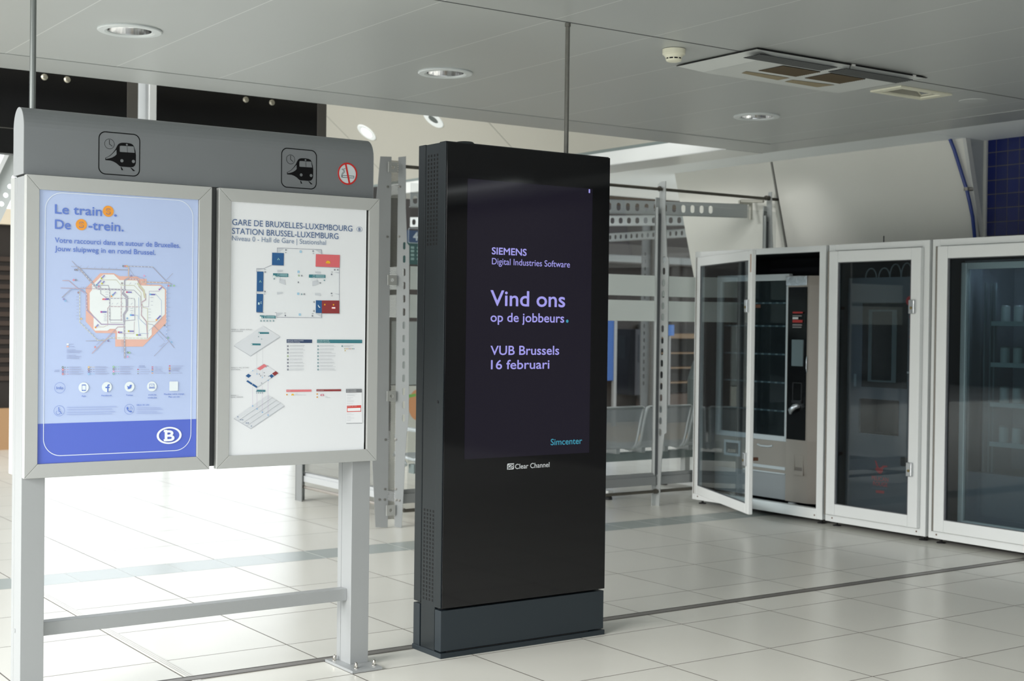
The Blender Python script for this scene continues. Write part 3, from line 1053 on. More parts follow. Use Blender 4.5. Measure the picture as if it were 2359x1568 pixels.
for yy, xe in ((1372, 358), (1388, 440), (1400, 430), (1412, 410), (1442, 360), (1458, 430), (1472, 405), (1486, 400)):
    pn.line([q(242, yy), q(xe, yy)], 0.001, ink('#9aa3c4'), 4)

# legend rows
q = lambda x, y: pn.at(110 + x / 6.03, 820 + y / 6.03)
for x, ys, cols in ((207, (156, 187, 218, 248), ('#56705f', '#d9706c', '#6a5c9c', '#c9605c')), (568, (153, 185, 215, 246), ('#e7bd55', '#8b6a5c', '#6a5c9c', '#73b7e4')), (911, (149, 180, 212, 244), ('#7fc474', '#7a7474', '#e790be', '#5aa68e'))):
    for yy, c_ in zip(ys, cols):
        pn.disc(q(x, yy), 0.0037, ink(c_), 4, 16)
        pn.disc(q(x, yy), 0.0018, ink('#d3d6e4'), 5, 12)
        for xa, xb in ((25, 42), (60, 77)):
            pn.line([q(x + xa, yy), q(x + xb, yy)], 0.0011, ink(c_), 4)
        for dy_, xe in ((-6, 290), (3, 275)):
            pn.line([q(x + 86, yy + dy_), q(x + xe - rnd.uniform(0, 60), yy + dy_)], 0.0011, ink('#a6aecb'), 4)
for x, yy, c_ in ((1253, 184, '#c45a6c'), (1253, 213, '#a9bfb4'), (1253, 243, '#8e8e98'), (1452, 151, '#d9606c'), (1452, 176, '#b05a8c'), (1452, 193, '#dc9a5c'), (1452, 211, '#5a90c4'), (1452, 235, '#e0a070'), (1692, 136, '#d9485c'), (1692, 160, '#c5b970'), (1692, 172, '#d97a7c'), (1692, 184, '#e0c070'), (1692, 196, '#7a90c4'), (1692, 208, '#a06a9c'), (1692, 236, '#b5b980')):
    pn.rect(q(x - 11, 0)[0], q(x + 11, 0)[0], q(x, yy + 5)[1], q(x, yy - 5)[1], ink(c_), 4)
    pn.line([q(x + 32, yy), q(x + rnd.uniform(110, 190), yy)], 0.0011, ink('#a6aecb'), 4)
for x, yy, xe in ((95, 195, 160), (90, 213, 158), (1265, 136, 1345), (1255, 154, 1360)):
    pn.line([q(x, yy), q(xe, yy)], 0.0012, ink('#8b96bd'), 4)

# icon row
LB = '#6f8cd2'
c = q(165, 440)
pn.ring(c, 0.0195, 0.0009, ink(TXT), 4)
tI = lambda body, a, b, h_, col_, bd=0.0: pn.text(body, (q(*a)[0] + q(*b)[0]) / 2, q(*a)[1], h_ / 6.03 * 0.00162, q(*b)[0] - q(*a)[0], ink(col_), bd, 5, 'C')
tI('Info', (118, 460), (211, 460), 38, TXT, 0.02)
for cx, cy in ((495, 435), (817, 428), (1132, 424), (1442, 420)):
    pn.disc(q(cx, cy), 0.0188, ink('#dfe8ec'), 4, 36)
c = q(497, 438)
pn.poly(rrect(c[0] - 0.0073, c[0] + 0.0073, c[1] - 0.0118, c[1] + 0.0118, 0.002), ink(TXT), 5, [rrect(c[0] - 0.0062, c[0] + 0.0062, c[1] - 0.008, c[1] + 0.0085, 0.0006)])
pn.disc((c[0], c[1] - 0.0098), 0.0009, ink('#dfe8ec'), 6, 10)
f_ = [(822, 497), (822, 443), (797, 443), (797, 425), (822, 425), (822, 410), (830, 396), (845, 390), (855, 390), (855, 407), (845, 408), (839, 414), (839, 425), (856, 425), (853, 443), (839, 443), (839, 497)]
pn.poly([q(*p) for p in f_], ink(TXT), 5)
b_ = [(1097, 408), (1108, 416), (1124, 422), (1130, 420), (1132, 405), (1142, 397), (1154, 398), (1168, 400), (1160, 410), (1158, 428), (1148, 446), (1132, 455), (1114, 458), (1098, 452), (1114, 446), (1104, 440), (1108, 434), (1098, 426), (1104, 422)]
pn.poly([q(*p) for p in b_], ink(TXT), 5)
c = q(1442, 408)
pn.poly(rrect(c[0] - 0.0092, c[0] + 0.0092, c[1] - 0.0062, c[1] + 0.0062, 0.001), ink(TXT), 5, [rrect(c[0] - 0.0078, c[0] + 0.0078, c[1] - 0.005, c[1] + 0.005, 0.0006)])
pn.rect(c[0] - 0.0115, c[0] + 0.0115, c[1] - 0.0105, c[1] - 0.0078, ink(TXT), 5)
pn.poly([(c[0] - 0.002, c[1] + 0.003), (c[0] + 0.003, c[1] - 0.002), (c[0] - 0.001, c[1] - 0.001)], ink(TXT), 5)
c = q(1746, 416)
pn.poly(rrect(c[0] - 0.0172, c[0] + 0.0172, c[1] - 0.0178, c[1] + 0.0178, 0.003), ink('#dfe8ec'), 4)
tI('App', (465, 562), (526, 562), 20, TXT, 0.02)
tI('Facebook', (743, 556), (888, 556), 20, TXT, 0.02)
tI('Twitter', (1083, 551), (1183, 551), 20, TXT, 0.02)
tI('sncb.be', (1393, 545), (1504, 545), 20, TXT, 0.02)
tI('nmbs.be', (1387, 586), (1510, 586), 20, TXT, 0.02)
tI('Planifiez votre voyage', (1612, 537), (1890, 537), 20, TXT, 0.02)
tI('Plan uw reis', (1675, 575), (1828, 575), 20, TXT, 0.02)
# wheelchair and phone badges
c = q(157, 759)
pn.ring(c, 0.0195, 0.0009, ink(TXT), 4)
pn.disc(q(150, 718), 0.0021, ink(TXT), 5, 14)
pn.line([q(150, 730), q(150, 765), q(172, 768), q(182, 795), q(192, 793)], 0.0022, ink(TXT), 5)
pn.line([q(150, 742), q(172, 745)], 0.0014, ink(TXT), 5)
a0 = [q(140 + 27 * math.cos(math.radians(k)), 785 - 27 * math.sin(math.radians(k))) for k in range(120, 371, 12)]
pn.line(a0, 0.0013, ink(TXT), 5)
c = q(1130, 738)
pn.ring(c, 0.0193, 0.0009, ink(TXT), 4)
ph = [(1090, 712), (1108, 702), (1120, 726), (1108, 738), (1122, 756), (1138, 764), (1150, 754), (1168, 766), (1158, 780), (1132, 776), (1106, 756), (1092, 730)]
pn.poly([q(*p) for p in ph], ink(TXT), 5)
for r0 in (22, 38):
    pn.line([q(1132 + r0 * math.cos(math.radians(k)), 734 - r0 * math.sin(math.radians(k))) for k in range(-10, 81, 12)], 0.0011, ink(TXT), 5)
for yy, xe in ((700, 952), (732, 890), (768, 932), (798, 888)):
    pn.line([q(262, yy + 12), q(xe, yy)], 0.0018, ink('#9fb0dc'), 4)
tI('0800 30 230', (1230, 690), (1405, 690), 24, LB, 0.0)
for yy, xe in ((714, 1565), (738, 1598), (768, 1515), (790, 1588)):
    pn.line([q(1230, yy + 4), q(xe, yy)], 0.0016, ink('#a3b3de'), 4)
# oval badge with letter
c = q(1683, 1100)
pn.poly(circ(c[0], c[1], 0.0495, 56, 0.0325), ink(WHT), 4, [circ(c[0], c[1], 0.0405, 56, 0.0265)])
pn.text('B', c[0] + 0.002, c[1] - 0.0205, 0.041, 0.036, ink(WHT), 0.075, 4, 'C')
for s_ in (1, -1):
    pn.poly([(c[0] - 0.0205, c[1] + s_ * 0.0215), (c[0] - 0.008, c[1] + s_ * 0.0215), (c[0] - 0.008, c[1] + s_ * 0.015), (c[0] - 0.0225, c[1] + s_ * 0.0135)], ink(WHT), 4)
mb.add([(x0, YP + 0.0008, z0), (x1, YP + 0.0008, z0), (x1, YP + 0.0008, z1), (x0, YP + 0.0008, z1)], [(0, 3, 2, 1)], 0)
o = mb.build('rail_map_poster', PM, t)
o['label'] = 'pale blue rail map poster with deep blue foot'

# ---- poster two: white station plan
PAL, PM = {}, []
mb = MB()
pn = Panel(mb, Vector((0, YP, 0)), X, Z, -Y, lambda x, y: ony(x, y, YP))
x0, x1, z0, z1 = 2.199, 2.8035, 0.9085, 1.905
PW = '#e2e5e8'
pn.poly([(x0, z0), (x1 - 0.004, z0), (x1, z0 + 0.03), (x1, z1), (x0, z1)], ink(PW), 0)
TB = '#4d6690'
tpx('GARE DE BRUXELLES-LUXEMBOURG', (534.5, 519), (811, 532), 14.5, TB, 0.005)
tpx('STATION BRUSSEL-LUXEMBURG', (534, 540), (779, 549), 14.5, TB, 0.005)
tpx('Niveau 0 - Hall de Gare | Stationshal', (534, 555.5), (750.5, 562.5), 12, '#7a8ba6', -0.012)
c = pn.at(827.5, 528)
pn.ring(c, 0.0135, 0.0012, ink(TB), 4, ry=0.0105)
pn.text('B', c[0], c[1] - 0.0062, 0.0125, 0.0095, ink(TB), 0.05, 5, 'C')
q = lambda x, y: pn.at(520 + x / 6.938, 560 + y / 6.938)
WL = '#6f7288'
pn.poly([q(*p) for p in [(820, 78), (1530, 105), (1530, 180), (1815, 190), (1815, 1120), (1530, 1120), (1530, 1190), (812, 1180), (812, 1105), (490, 1105), (490, 408), (600, 408), (738, 348), (820, 348)]], ink('#dfe3e6'), 1)
for pts in [[(820, 150), (820, 76), (1530, 104), (1530, 180)], [(738, 348), (598, 410), (490, 408), (490, 460)], [(490, 770), (490, 810)], [(1813, 390), (1812, 915)], [(785, 1110), (810, 1112), (812, 1182), (1532, 1190), (1532, 1115)], [(490, 1108), (605, 1108)]]:
    pn.line([q(*p) for p in pts], 0.0011, ink(WL), 3)


def blk(a, b_, c_, col, lvl=3):
    pn.poly([q(*p) for p in (a, b_, c_, (a[0], c_[1]))] if len(c_) == 2 and False else [q(*a), q(*b_), q(*c_), q(a[0] + (c_[0] - b_[0]), c_[1] - (b_[1] - a[1]))], ink(col), lvl)


NB = '#2f5c8e'
SH = '#b7bcc4'
for (a, b_, c_, col) in [((738, 152), (925, 158), (922, 355), NB), ((495, 452), (598, 454), (594, 770), NB), ((490, 808), (594, 812), (588, 1103), NB), ((1437, 175), (1820, 190), (1815, 388), '#d5696e'), ((1437, 912), (1532, 914), (1530, 1115), NB), ((1532, 914), (1812, 916), (1812, 1122), '#8c3a3c')]:
    blk((a[0] + 8, a[1] + 10), (b_[0] + 8, b_[1] + 10), (c_[0] + 6, c_[1] + 10), SH, 2)
    blk(a, b_, c_, col, 4)
for x, y in ((838, 252), (548, 610)):
    pn.line([q(x - 14, y + 14), q(x - 2, y - 14), q(x + 14, y + 14)], 0.0014, ink('#a9d9cf'), 5)
    pn.ring(q(x - 13, y + 12), 0.0014, 0.0006, ink('#a9d9cf'), 5, n=12)
    pn.ring(q(x + 13, y + 12), 0.0014, 0.0006, ink('#a9d9cf'), 5, n=12)
pn.rect(q(522, 0)[0], q(545, 0)[0], q(0, 972)[1], q(0, 935)[1], ink('#c9e3e4'), 5)
pn.line([q(550, 940), q(566, 934), q(552, 965), q(570, 965)], 0.0012, ink('#c9e3e4'), 5)
cc = q(1630, 322)
pn.poly([(cc[0] + 0.0105 * math.cos(math.pi * k / 14), cc[1] + 0.0108 * math.sin(math.pi * k / 14)) for k in range(15)], ink('#e5b52c'), 5)
pn.rect(cc[0] - 0.0032, cc[0] + 0.0032, q(0, 266)[1], q(0, 243)[1], ink('#e39c32'), 5)
for x, y in ((1578, 981), (1717, 983)):
    c = q(x, y)
    pn.rect(c[0] - 0.003, c[0] + 0.003, c[1] - 0.0032, c[1] + 0.0032, ink('#e3a02c'), 5)
c = q(1717, 1033)
pn.rect(c[0] - 0.0095, c[0] + 0.0095, c[1] - 0.0045, c[1] + 0.0045, ink('#d8404c'), 5)
pn.rect(c[0] - 0.0078, c[0] + 0.0078, c[1] - 0.0028, c[1] + 0.0028, ink('#eef0f0'), 6)
pn.poly([q(*p) for p in [(1468, 985), (1478, 988), (1486, 1008), (1506, 1022), (1500, 1033), (1480, 1022), (1470, 1003)]], ink('#dfe8ee'), 5)
TL = '#3f7b86'
for x0_, y0_, x1_, y1_ in ((752, 480, 995, 540), (1326, 500, 1590, 556), (541, 1152, 793, 1204)):
    pn.poly([q(x0_, y0_), q(x1_, y0_ + 6), q(x1_, y1_), q(x0_, y1_ - 6)], ink(TL), 4)
    pn.rect(q(x0_ + 8, 0)[0], q(x0_ + 32, 0)[0], q(0, y1_ - 10)[1], q(0, y0_ + 9)[1], ink('#e4efee'), 5)
    pn.rect(q(x0_ + 42, 0)[0], q(x0_ + 52, 0)[0], q(0, y1_ - 14)[1], q(0, y0_ + 15)[1], ink('#e4efee'), 5)
    xx = x0_ + (84 if x0_ < 1000 else 78)
    nx_ = {752: '3', 1326: '2', 541: '1'}[x0_]
    pn.text(nx_, q(xx, 0)[0], q(0, y1_ - 18)[1], 0.0042, None, ink('#e4efee'), 0.02, 5, 'C')
    c = q(xx, (y0_ + y1_) / 2)
    pn.poly(rrect(c[0] - 0.0042, c[0] + 0.0042, c[1] - 0.0042, c[1] + 0.0042, 0.0006), ink('#e4efee'), 5, [rrect(c[0] - 0.0036, c[0] + 0.0036, c[1] - 0.0036, c[1] + 0.0036, 0.0005)])
    for dy_ in (17, 38):
        pn.line([q(x0_ + 112, y0_ + dy_), q(x1_ - 18, y0_ + dy_ + 4)], 0.0018, ink('#bcd6d8'), 5)
for pts in [[(870, 540), (872, 600)], [(1457, 556), (1457, 620)]]:
    pn.line([q(*p) for p in pts], 0.0007, ink('#8f949c'), 4)
for pts in [[(850, 565), (940, 585), (955, 670), (852, 632)], [(1380, 610), (1475, 590), (1480, 655), (1382, 685)], [(822, 425), (915, 430), (905, 452), (822, 466)], [(1425, 450), (1515, 455), (1515, 490), (1430, 478)], [(818, 782), (912, 785), (905, 800), (818, 820)], [(1424, 797), (1512, 800), (1512, 842), (1425, 830)], [(825, 85), (930, 90), (830, 145)], [(1425, 108), (1525, 112), (1525, 170)], [(500, 412), (592, 414), (505, 440)], [(495, 775), (590, 777), (500, 800)], [(1730, 462), (1808, 465), (1808, 485)], [(1728, 803), (1808, 808), (1808, 830)], [(815, 1112), (915, 1112), (820, 1172)], [(1424, 1122), (1525, 1128), (1525, 1182)]]:
    pn.poly([q(*p) for p in pts], ink('#c6cbd1'), 3)


def sq(x, y, col, fg='#e9eef0', s_=0.0028, lvl=4):
    c = q(x, y)
    pn.rect(c[0] - s_, c[0] + s_, c[1] - s_, c[1] + s_, ink(col), lvl)
    pn.rect(c[0] - s_ * 0.35, c[0] + s_ * 0.3, c[1] - s_ * 0.55, c[1] + s_ * 0.55, ink(fg), lvl + 1)


for x, y in ((1195, 135), (1160, 457), (1155, 808), (1180, 1140)):
    sq(x, y, '#8fc0dc', '#c6e0ee', 0.0044)
for x, y in ((960, 108), (1393, 128), (628, 462), (622, 773), (1738, 425), (1690, 498), (1688, 803), (949, 1155), (1382, 1160)):
    sq(x, y, '#2d3454')
for x, y in ((1787, 425), (1212, 520), (1508, 635), (1408, 940), (1406, 1082), (1156, 625), (1252, 815)):
    sq(x, y, '#4d5564')
sq(1165, 518, '#6a9a4c')
for x, y in ((770, 568), (1572, 593), (1210, 815)) + tuple((560 + 50 * k, 1240) for k in range(5)):
    sq(x, y, TL)
for x, y, s_ in ((960, 150, -1), (1393, 166, 1), (628, 422, -1), (622, 812, -1), (1690, 460, 1), (1688, 840, 1), (949, 1117, -1), (1382, 1124, 1)):
    pn.line([q(x - 14, y), q(x + 14, y)], 0.0007, ink('#4a4f58'), 4)
    pn.line([q(x + 5 * s_, y - 8), q(x + 14 * s_, y), q(x + 5 * s_, y + 8)], 0.0007, ink('#4a4f58'), 4)

q = lambda x, y: pn.at(520 + x / 5.226, 750 + y / 5.226)
tS = lambda body, a, b, h_, col_, bd=0.0: pn.text(body, q(*a)[0], q(*a)[1], h_ / 5.226 * 0.0016, q(*b)[0] - q(*a)[0], ink(col_), bd, 5)
GT = '#8c8f94'
tS('NIVEAU +1 - ESPACE LEOPOLD /', (63, 51), (322, 51), 15, GT)
tS('LEOPOLDRUIMTE', (63, 73), (203, 73), 15, GT)
tS('NIVEAU 0 - HALL DE GARE /', (62, 512), (282, 512), 15, GT)
tS('STATIONSHAL', (62, 535), (173, 535), 15, GT)
tS('NIVEAU -1', (60, 845), (145, 845), 15, GT)
tS('QUAIS / PERRONS', (60, 867), (205, 867), 15, GT)
pn.poly([q(*p) for p in [(97, 240), (450, 5), (652, 132), (652, 142), (298, 370), (97, 246)]], ink('#b9bdc4'), 1)
pn.poly([q(*p) for p in [(97, 238), (450, 4), (650, 130), (297, 360)]], ink('#d3d7dc'), 2)
for pts in [[(392, 75), (518, 78), (518, 98), (392, 98)], [(305, 212), (418, 214), (418, 236), (305, 234)], [(362, 770), (475, 772), (475, 795), (362, 793)]]:
    pn.poly([q(*p) for p in pts], ink(TL), 3)
    pn.rect(q(pts[0][0] + 4, 0)[0], q(pts[0][0] + 14, 0)[0], q(0, pts[3][1] - 3)[1], q(0, pts[0][1] + 4)[1], ink('#e4efee'), 4)
for x, y in ((392, 131), (428, 160), (370, 808), (393, 808), (416, 808), (438, 808)):
    sq(x, y, TL, s_=0.0018)
for x_, ya_, yb2 in ((372, 320, 590), (443, 275, 610)):
    k = ya_
    while k < yb2:
        pn.line([q(x_, k), q(x_, k + 8)], 0.0007, ink('#9a9ca4'), 3)
        k += 15
for x_, ya_, yb2 in ((320, 735, 965), (373, 745, 1000), (437, 720, 1040), (506, 660, 1075)):
    pn.line([q(x_, ya_), q(x_, yb2)], 0.0007, ink('#b89fc4'), 4)
    c = q(x_, yb2)
    pn.rect(c[0] - 0.0018, c[0] + 0.0018, c[1] - 0.0026, c[1] + 0.0026, ink('#7ab0dc'), 5)
pn.poly([q(*p) for p in [(240, 600), (460, 460), (632, 575), (372, 752), (245, 672)]], ink('#c3c8ce'), 1)
pn.poly([q(*p) for p in [(240, 596), (460, 458), (632, 568), (372, 742), (245, 662)]], ink('#d9dce1'), 2)
pn.poly([q(*p) for p in [(372, 515), (458, 460), (495, 482), (412, 537)]], ink('#d97a80'), 3)
pn.poly([q(*p) for p in [(555, 575), (598, 546), (632, 570), (588, 604)]], ink('#8c3a3c'), 3)
for pts in [[(238, 603), (270, 578), (306, 600), (272, 628)], [(246, 668), (262, 655), (322, 695), (306, 710)], [(312, 712), (328, 697), (382, 732), (366, 748)], [(520, 603), (550, 582), (580, 605), (550, 628)]]:
    pn.poly([q(*p) for p in pts], ink(NB), 3)
for x, y in ((484, 495), (505, 485), (460, 565), (402, 582), (417, 603), (466, 603), (513, 608), (543, 628), (428, 690)):
    sq(x, y, '#3a4260', s_=0.0017)
for x, y in ((320, 541), (373, 580), (437, 622), (508, 657)):
    c = q(x, y)
    pn.rect(c[0] - 0.0015, c[0] + 0.0015, c[1] - 0.002, c[1] + 0.002, ink('#7ab0dc'), 5)
pn.poly([q(*p) for p in [(97, 1112), (510, 838), (705, 962), (705, 974), (302, 1245), (97, 1122)]], ink('#bcc0c7'), 1)
pn.poly([q(*p) for p in [(97, 1110), (510, 836), (705, 960), (302, 1234)]], ink('#d2d6db'), 2)
for k in range(1, 4):
    f = k / 4
    a, b_ = (97 + 205 * f, 1110 + 124 * f), (510 + 195 * f, 836 + 124 * f)
    pn.line([q(*a), q(*b_)], 0.0016, ink('#bfc4ca'), 3)
    pn.line([q(a[0] + 8, a[1] - 14), q(b_[0], b_[1] - 12)], 0.0022, ink('#e2e5e9'), 3)
for x, y in ((143, 1095), (178, 1131), (201, 1131), (245, 1170), (268, 1170), (306, 1207)):
    sq(x, y, NB, s_=0.0019)
# legend tables
pn.poly([q(*p) for p in [(732, 164), (1038, 167), (1036, 207), (732, 207)]], ink('#37496a'), 3)
pn.poly([q(*p) for p in [(1097, 167), (1640, 169), (1640, 210), (1097, 208)]], ink(TL), 3)
tS('SERVICES FERROVIAIRES', (738, 185), (932, 185), 15, '#c3cad8', 0.01)
tS('DIENSTEN STATION', (738, 204), (888, 204), 15, '#c3cad8', 0.01)
tS('AUTRES SERVICES', (1100, 186), (1240, 186), 15, '#bcd8da', 0.01)
tS('DIVERSE DIENSTEN', (1100, 205), (1250, 205), 15, '#bcd8da', 0.01)
for k in range(8):
    yy = 245 + 40.3 * k
    sq(745, yy, '#7a9a4c' if k == 3 else '#343c5c', s_=0.0031)
    sq(1109, yy, TL, s_=0.0031)
    for x_ in (768, 1132):
        pn.line([q(x_, yy - 7), q(x_ + rnd.uniform(90, 190), yy - 7)], 0.0012, ink('#b3b7bd'), 3)
        pn.line([q(x_, yy + 7), q(x_ + rnd.uniform(150, 200), yy + 7)], 0.001, ink('#c4c8cd'), 3)
sq(1400, 246, TL, s_=0.0031)
for dy_ in (-7, 7):
    pn.line([q(1422, 246 + dy_), q(1515 - 3 * dy_, 246 + dy_)], 0.0012, ink('#b3b7bd'), 3)
for k, c_ in enumerate(('#7a9a3c', '#d9a83c', '#d9a83c', '#7a5a9c', '#b84a6c', '#5a9a4c', '#3c5aa8')):
    sq(1430 + 18.4 * k, 277, c_, s_=0.0018)
sq(1434, 300, '#c9a82c', '#a88a20', s_=0.002)
pn.poly([q(*p) for p in [(727, 770), (1030, 768), (1030, 793), (727, 797)]], ink('#dc7a80'), 3)
pn.poly([q(*p) for p in [(1090, 766), (1388, 764), (1387, 787), (1090, 790)]], ink('#8c3a3c'), 3)
tS('FOOD', (732, 791), (775, 791), 14, '#efc9cb', 0.01)
tS('NON FOOD', (1097, 786), (1175, 786), 14, '#d9b4b4', 0.01)
for x, y in ((734, 829), (1098, 822), (1098, 859)):
    sq(x, y, '#e3a02c', '#c98520', s_=0.0026)
cc = q(802, 837)
pn.poly([(cc[0] + 0.0062 * math.cos(math.pi * k / 12), cc[1] + 0.006 * math.sin(math.pi * k / 12)) for k in range(13)], ink('#e5b52c'), 4)
pn.rect(q(1148, 0)[0], q(1188, 0)[0], q(0, 870)[1], q(0, 848)[1], ink('#c84a6c'), 4)
pn.rect(q(1156, 0)[0], q(1180, 0)[0], q(0, 865)[1], q(0, 853)[1], ink('#e9d9de'), 5)
for x_, yy, xe in ((835, 820, 862), (835, 832, 965), (1198, 852, 1222), (1198, 865, 1255)):
    pn.line([q(x_, yy), q(xe, yy)], 0.0011, ink('#c0c4c9'), 3)
pn.poly([q(*p) for p in [(1450, 1172), (1642, 1168), (1642, 1174), (1450, 1178)]], ink('#8f949a'), 2)
pn.poly([q(*p) for p in [(1445, 800), (1635, 800), (1642, 1168), (1450, 1172)]], ink('#e9ebee'), 3)
pn.poly([q(*p) for p in [(1445, 762), (1635, 760), (1635, 803), (1445, 806)]], ink('#77797d'), 4)
tS('INFO VOYAGEUR', (1452, 780), (1568, 780), 14, '#c9cbce', 0.01)
tS('INFO REIZIGERS', (1452, 798), (1568, 798), 14, '#c9cbce', 0.01)
for k, (yy, xe) in enumerate(((820, 1575), (832, 1540), (842, 1555), (865, 1530), (880, 1500), (900, 1540), (915, 1540), (938, 1530), (1055, 1510), (1070, 1540), (1095, 1500), (1110, 1545), (1128, 1505), (1142, 1500))):
    pn.line([q(1456, yy), q(xe, yy)], 0.001, ink('#c9cdd2'), 4)
pn.poly([q(*p) for p in [(1456, 962), (1626, 956), (1626, 1033), (1456, 1038)]], ink('#d9524c'), 4)
pn.poly([q(*p) for p in [(1462, 992), (1620, 987), (1620, 1024), (1462, 1029)]], ink('#eef0f2'), 5)
pn.text('0800 30 230', q(1470, 0)[0], q(0, 1017)[1], 0.0052, q(1582, 0)[0] - q(1470, 0)[0], ink('#c9a9a9'), 0, 6)
mb.add([(x0, YP + 0.0008, z0), (x1, YP + 0.0008, z0), (x1, YP + 0.0008, z1), (x0, YP + 0.0008, z1)], [(0, 3, 2, 1)], 0)
o = mb.build('station_plan_poster', PM, t)
o['label'] = 'white station plan poster with floor maps and legend'

# conduits that hang from the ceiling
mb = MB()
mb.tube([(1.462, 5.165, 2.198), (1.462, 5.165, ZC)], 0.0112, 16)
tag(mb.build('ceiling_rod', mat('grey_steel_tube', '#7b807f', 0.4, 0.5)), 'grey steel rod from the ceiling to the top of the poster stand', 'rod')
mb = MB()
mb.tube([(3.888, 5.145, 2.217), (3.888, 5.145, ZC)], 0.0105, 16)
mb.tube([(3.888, 5.145, 2.818), (3.888, 5.145, ZC)], 0.0135, 16)
tag(mb.build('ceiling_rod', mat('worn_steel_tube', '#6f6f6a', 0.45, 0.5, noise=0.25, nscale=30)), 'worn steel rod from the ceiling to the top of the black totem', 'rod')

# ---------------------------------------------------------------- advertising totem
TX0, TX1, TY0, TY1, TH = 3.158, 4.052, 5.025, 5.258, 2.217
M_tot = mat('anthracite_satin_paint', '#1f2629', 0.3, 0.3, noise=0.03, nscale=10)
M_tot2 = mat('anthracite_plinth', '#262f35', 0.38, 0.2)
M_tglass = mat('black_glass', '#05060a', 0.05, 0.0, 0.5)
t = thing('advertising_totem', 'tall black advertising totem with dark screen and lavender lettering', 'advertising display', (3.6, 5.14, 0))
mb = MB()
mb.box(TX0 + 0.002, TX1 - 0.002, 5.202, TY1, 0.214, TH)
mb.build('rear_cabinet', M_tot, t, bevel=0.003)
mb = MB()
mb.box(TX0 + 0.004, TX1 - 0.004, 5.0835, 5.1985, 0.02, TH - 0.002)
core = mb.build('core_cabinet', M_tot, t, bevel=0.002)
mb = MB()
mb.box(TX0, TX1, TY0 + 0.006, 5.081, 0.214, TH)
mb.build('front_cabinet', M_tot, t, bevel=0.002)
mb = MB()
mb.box(TX0 + 0.02, TX1 - 0.02, 5.07, 5.21, 0.18, TH - 0.01)
mb.build('inner_gap', M_black, t)
mb = MB()
mb.box(TX0 + 0.004, TX1 + 0.002, TY0, TY0 + 0.006, 0.214, TH - 0.004)
mb.build('front_glass', M_tglass, t, bevel=0.0012)
mb = MB()
mb.box(TX0 + 0.002, TX1, TY0 + 0.004, 5.078, 0.028, 0.204)
mb.box(TX0 + 0.03, TX1 - 0.09, TY0 + 0.002, TY0 + 0.006, 0.024, 0.0265, 1)
mb.build('plinth_cover', [M_tot2, M_black], t, bevel=0.002)
mb = MB()
mb.box(TX0 + 0.002, TX1, 5.206, TY1, 0.02, 0.206)
mb.build('rear_plinth_cover', M_tot2, t, bevel=0.002)
mb = MB()
mb.box(TX0 - 0.002, TX1 + 0.003, TY0 - 0.003, TY1 + 0.002, 0.0, 0.0225)
mb.build('foot_plate', M_tot2, t, bevel=0.0015)
# screen
SX0, SX1, SZ0, SZ1 = 3.267, 3.952, 0.851, 2.063
M_scr = mat('screen_dark_violet', '#040408', 0.06, emit='#16131f', estr=1.0)
mb = MB()
mb.quad((SX0, TY0 - 0.0006, SZ0), (SX1, TY0 - 0.0006, SZ0), (SX1, TY0 - 0.0006, SZ1), (SX0, TY0 - 0.0006, SZ1))
scr = mb.build('screen', M_scr, t)
M_lav = mat('screen_lavender', '#08080a', 0.1, emit='#a5a0ee', estr=0.95)
M_teal = mat('screen_teal', '#08080a', 0.1, emit='#3f9ab4', estr=0.9)
M_sil = mat('silver_print', '#cfd3d6', 0.4)


def SP(mb):
    p_ = Panel(mb, Vector((0, TY0 - 0.0006, 0)), X, Z, -Y, lambda x, y: ony(x, y, TY0))
    p_.lvl = 0.0003
    return p_


def tot(body, a, b, hpx, mi, bold=0.0):
    A, B = pn.at(*a), pn.at(*b)
    h = abs(pn.at(a[0], a[1] - hpx)[1] - A[1])
    pn.text(body, A[0], (A[1] + B[1]) / 2, h, B[0] - A[0], mi, bold, 1)


mb = MB()
pn = SP(mb)
tot('SIEMENS', (1133, 585.5), (1212.5, 588.5), 16.5, 0, 0.05)
mb.build('lettering', [M_lav, M_teal], scr)
mb = MB()
pn = SP(mb)
tot('Digital Industries Software', (1133, 609), (1312.5, 615.5), 15.5, 0, 0.005)
mb.build('lettering', [M_lav, M_teal], scr)
mb = MB()
pn = SP(mb)
tot('Vind ons', (1130, 703), (1301, 707), 37, 0, 0.035)
mb.build('lettering', [M_lav, M_teal], scr)
mb = MB()
pn = SP(mb)
tot('op de jobbeurs', (1130, 740.5), (1299, 742.5), 22, 0, 0.03)
pn.disc(pn.at(1306.5, 739.5), 0.0072, 1, 1)
mb.build('lettering', [M_lav, M_teal], scr)
mb = MB()
pn = SP(mb)
tot('VUB Brussels', (1130, 816), (1287.5, 817.5), 22, 0, 0.03)
mb.build('lettering', [M_lav, M_teal], scr)
mb = MB()
pn = SP(mb)
tot('16 februari', (1131, 848.5), (1265, 850), 22, 0, 0.03)
mb.build('lettering', [M_lav, M_teal], scr)
mb = MB()
pn = SP(mb)
tot('Simcenter', (1268.5, 1024), (1340.5, 1022.5), 15, 1, 0.02)
mb.build('lettering', [M_lav, M_teal], scr)
mb = MB()
pn = SP(mb)
c = pn.at(1357.5, 440)
pn.rect(c[0] - 0.004, c[0] + 0.004, c[1] - 0.0085, c[1] + 0.0085, 0, 1)
mb.build('corner_mark', M_lav, scr)
mb = MB()
pn = Panel(mb, Vector((0, TY0, 0)), X, Z, -Y, lambda x, y: ony(x, y, TY0))
tot('Clear Channel', (1186.5, 1079), (1265.5, 1076), 12, 0, 0.02)
a, b_ = pn.at(1168, 1081.5), pn.at(1184, 1066.5)
hole = []
cx, cy = (a[0] + b_[0]) / 2, (a[1] + b_[1]) / 2
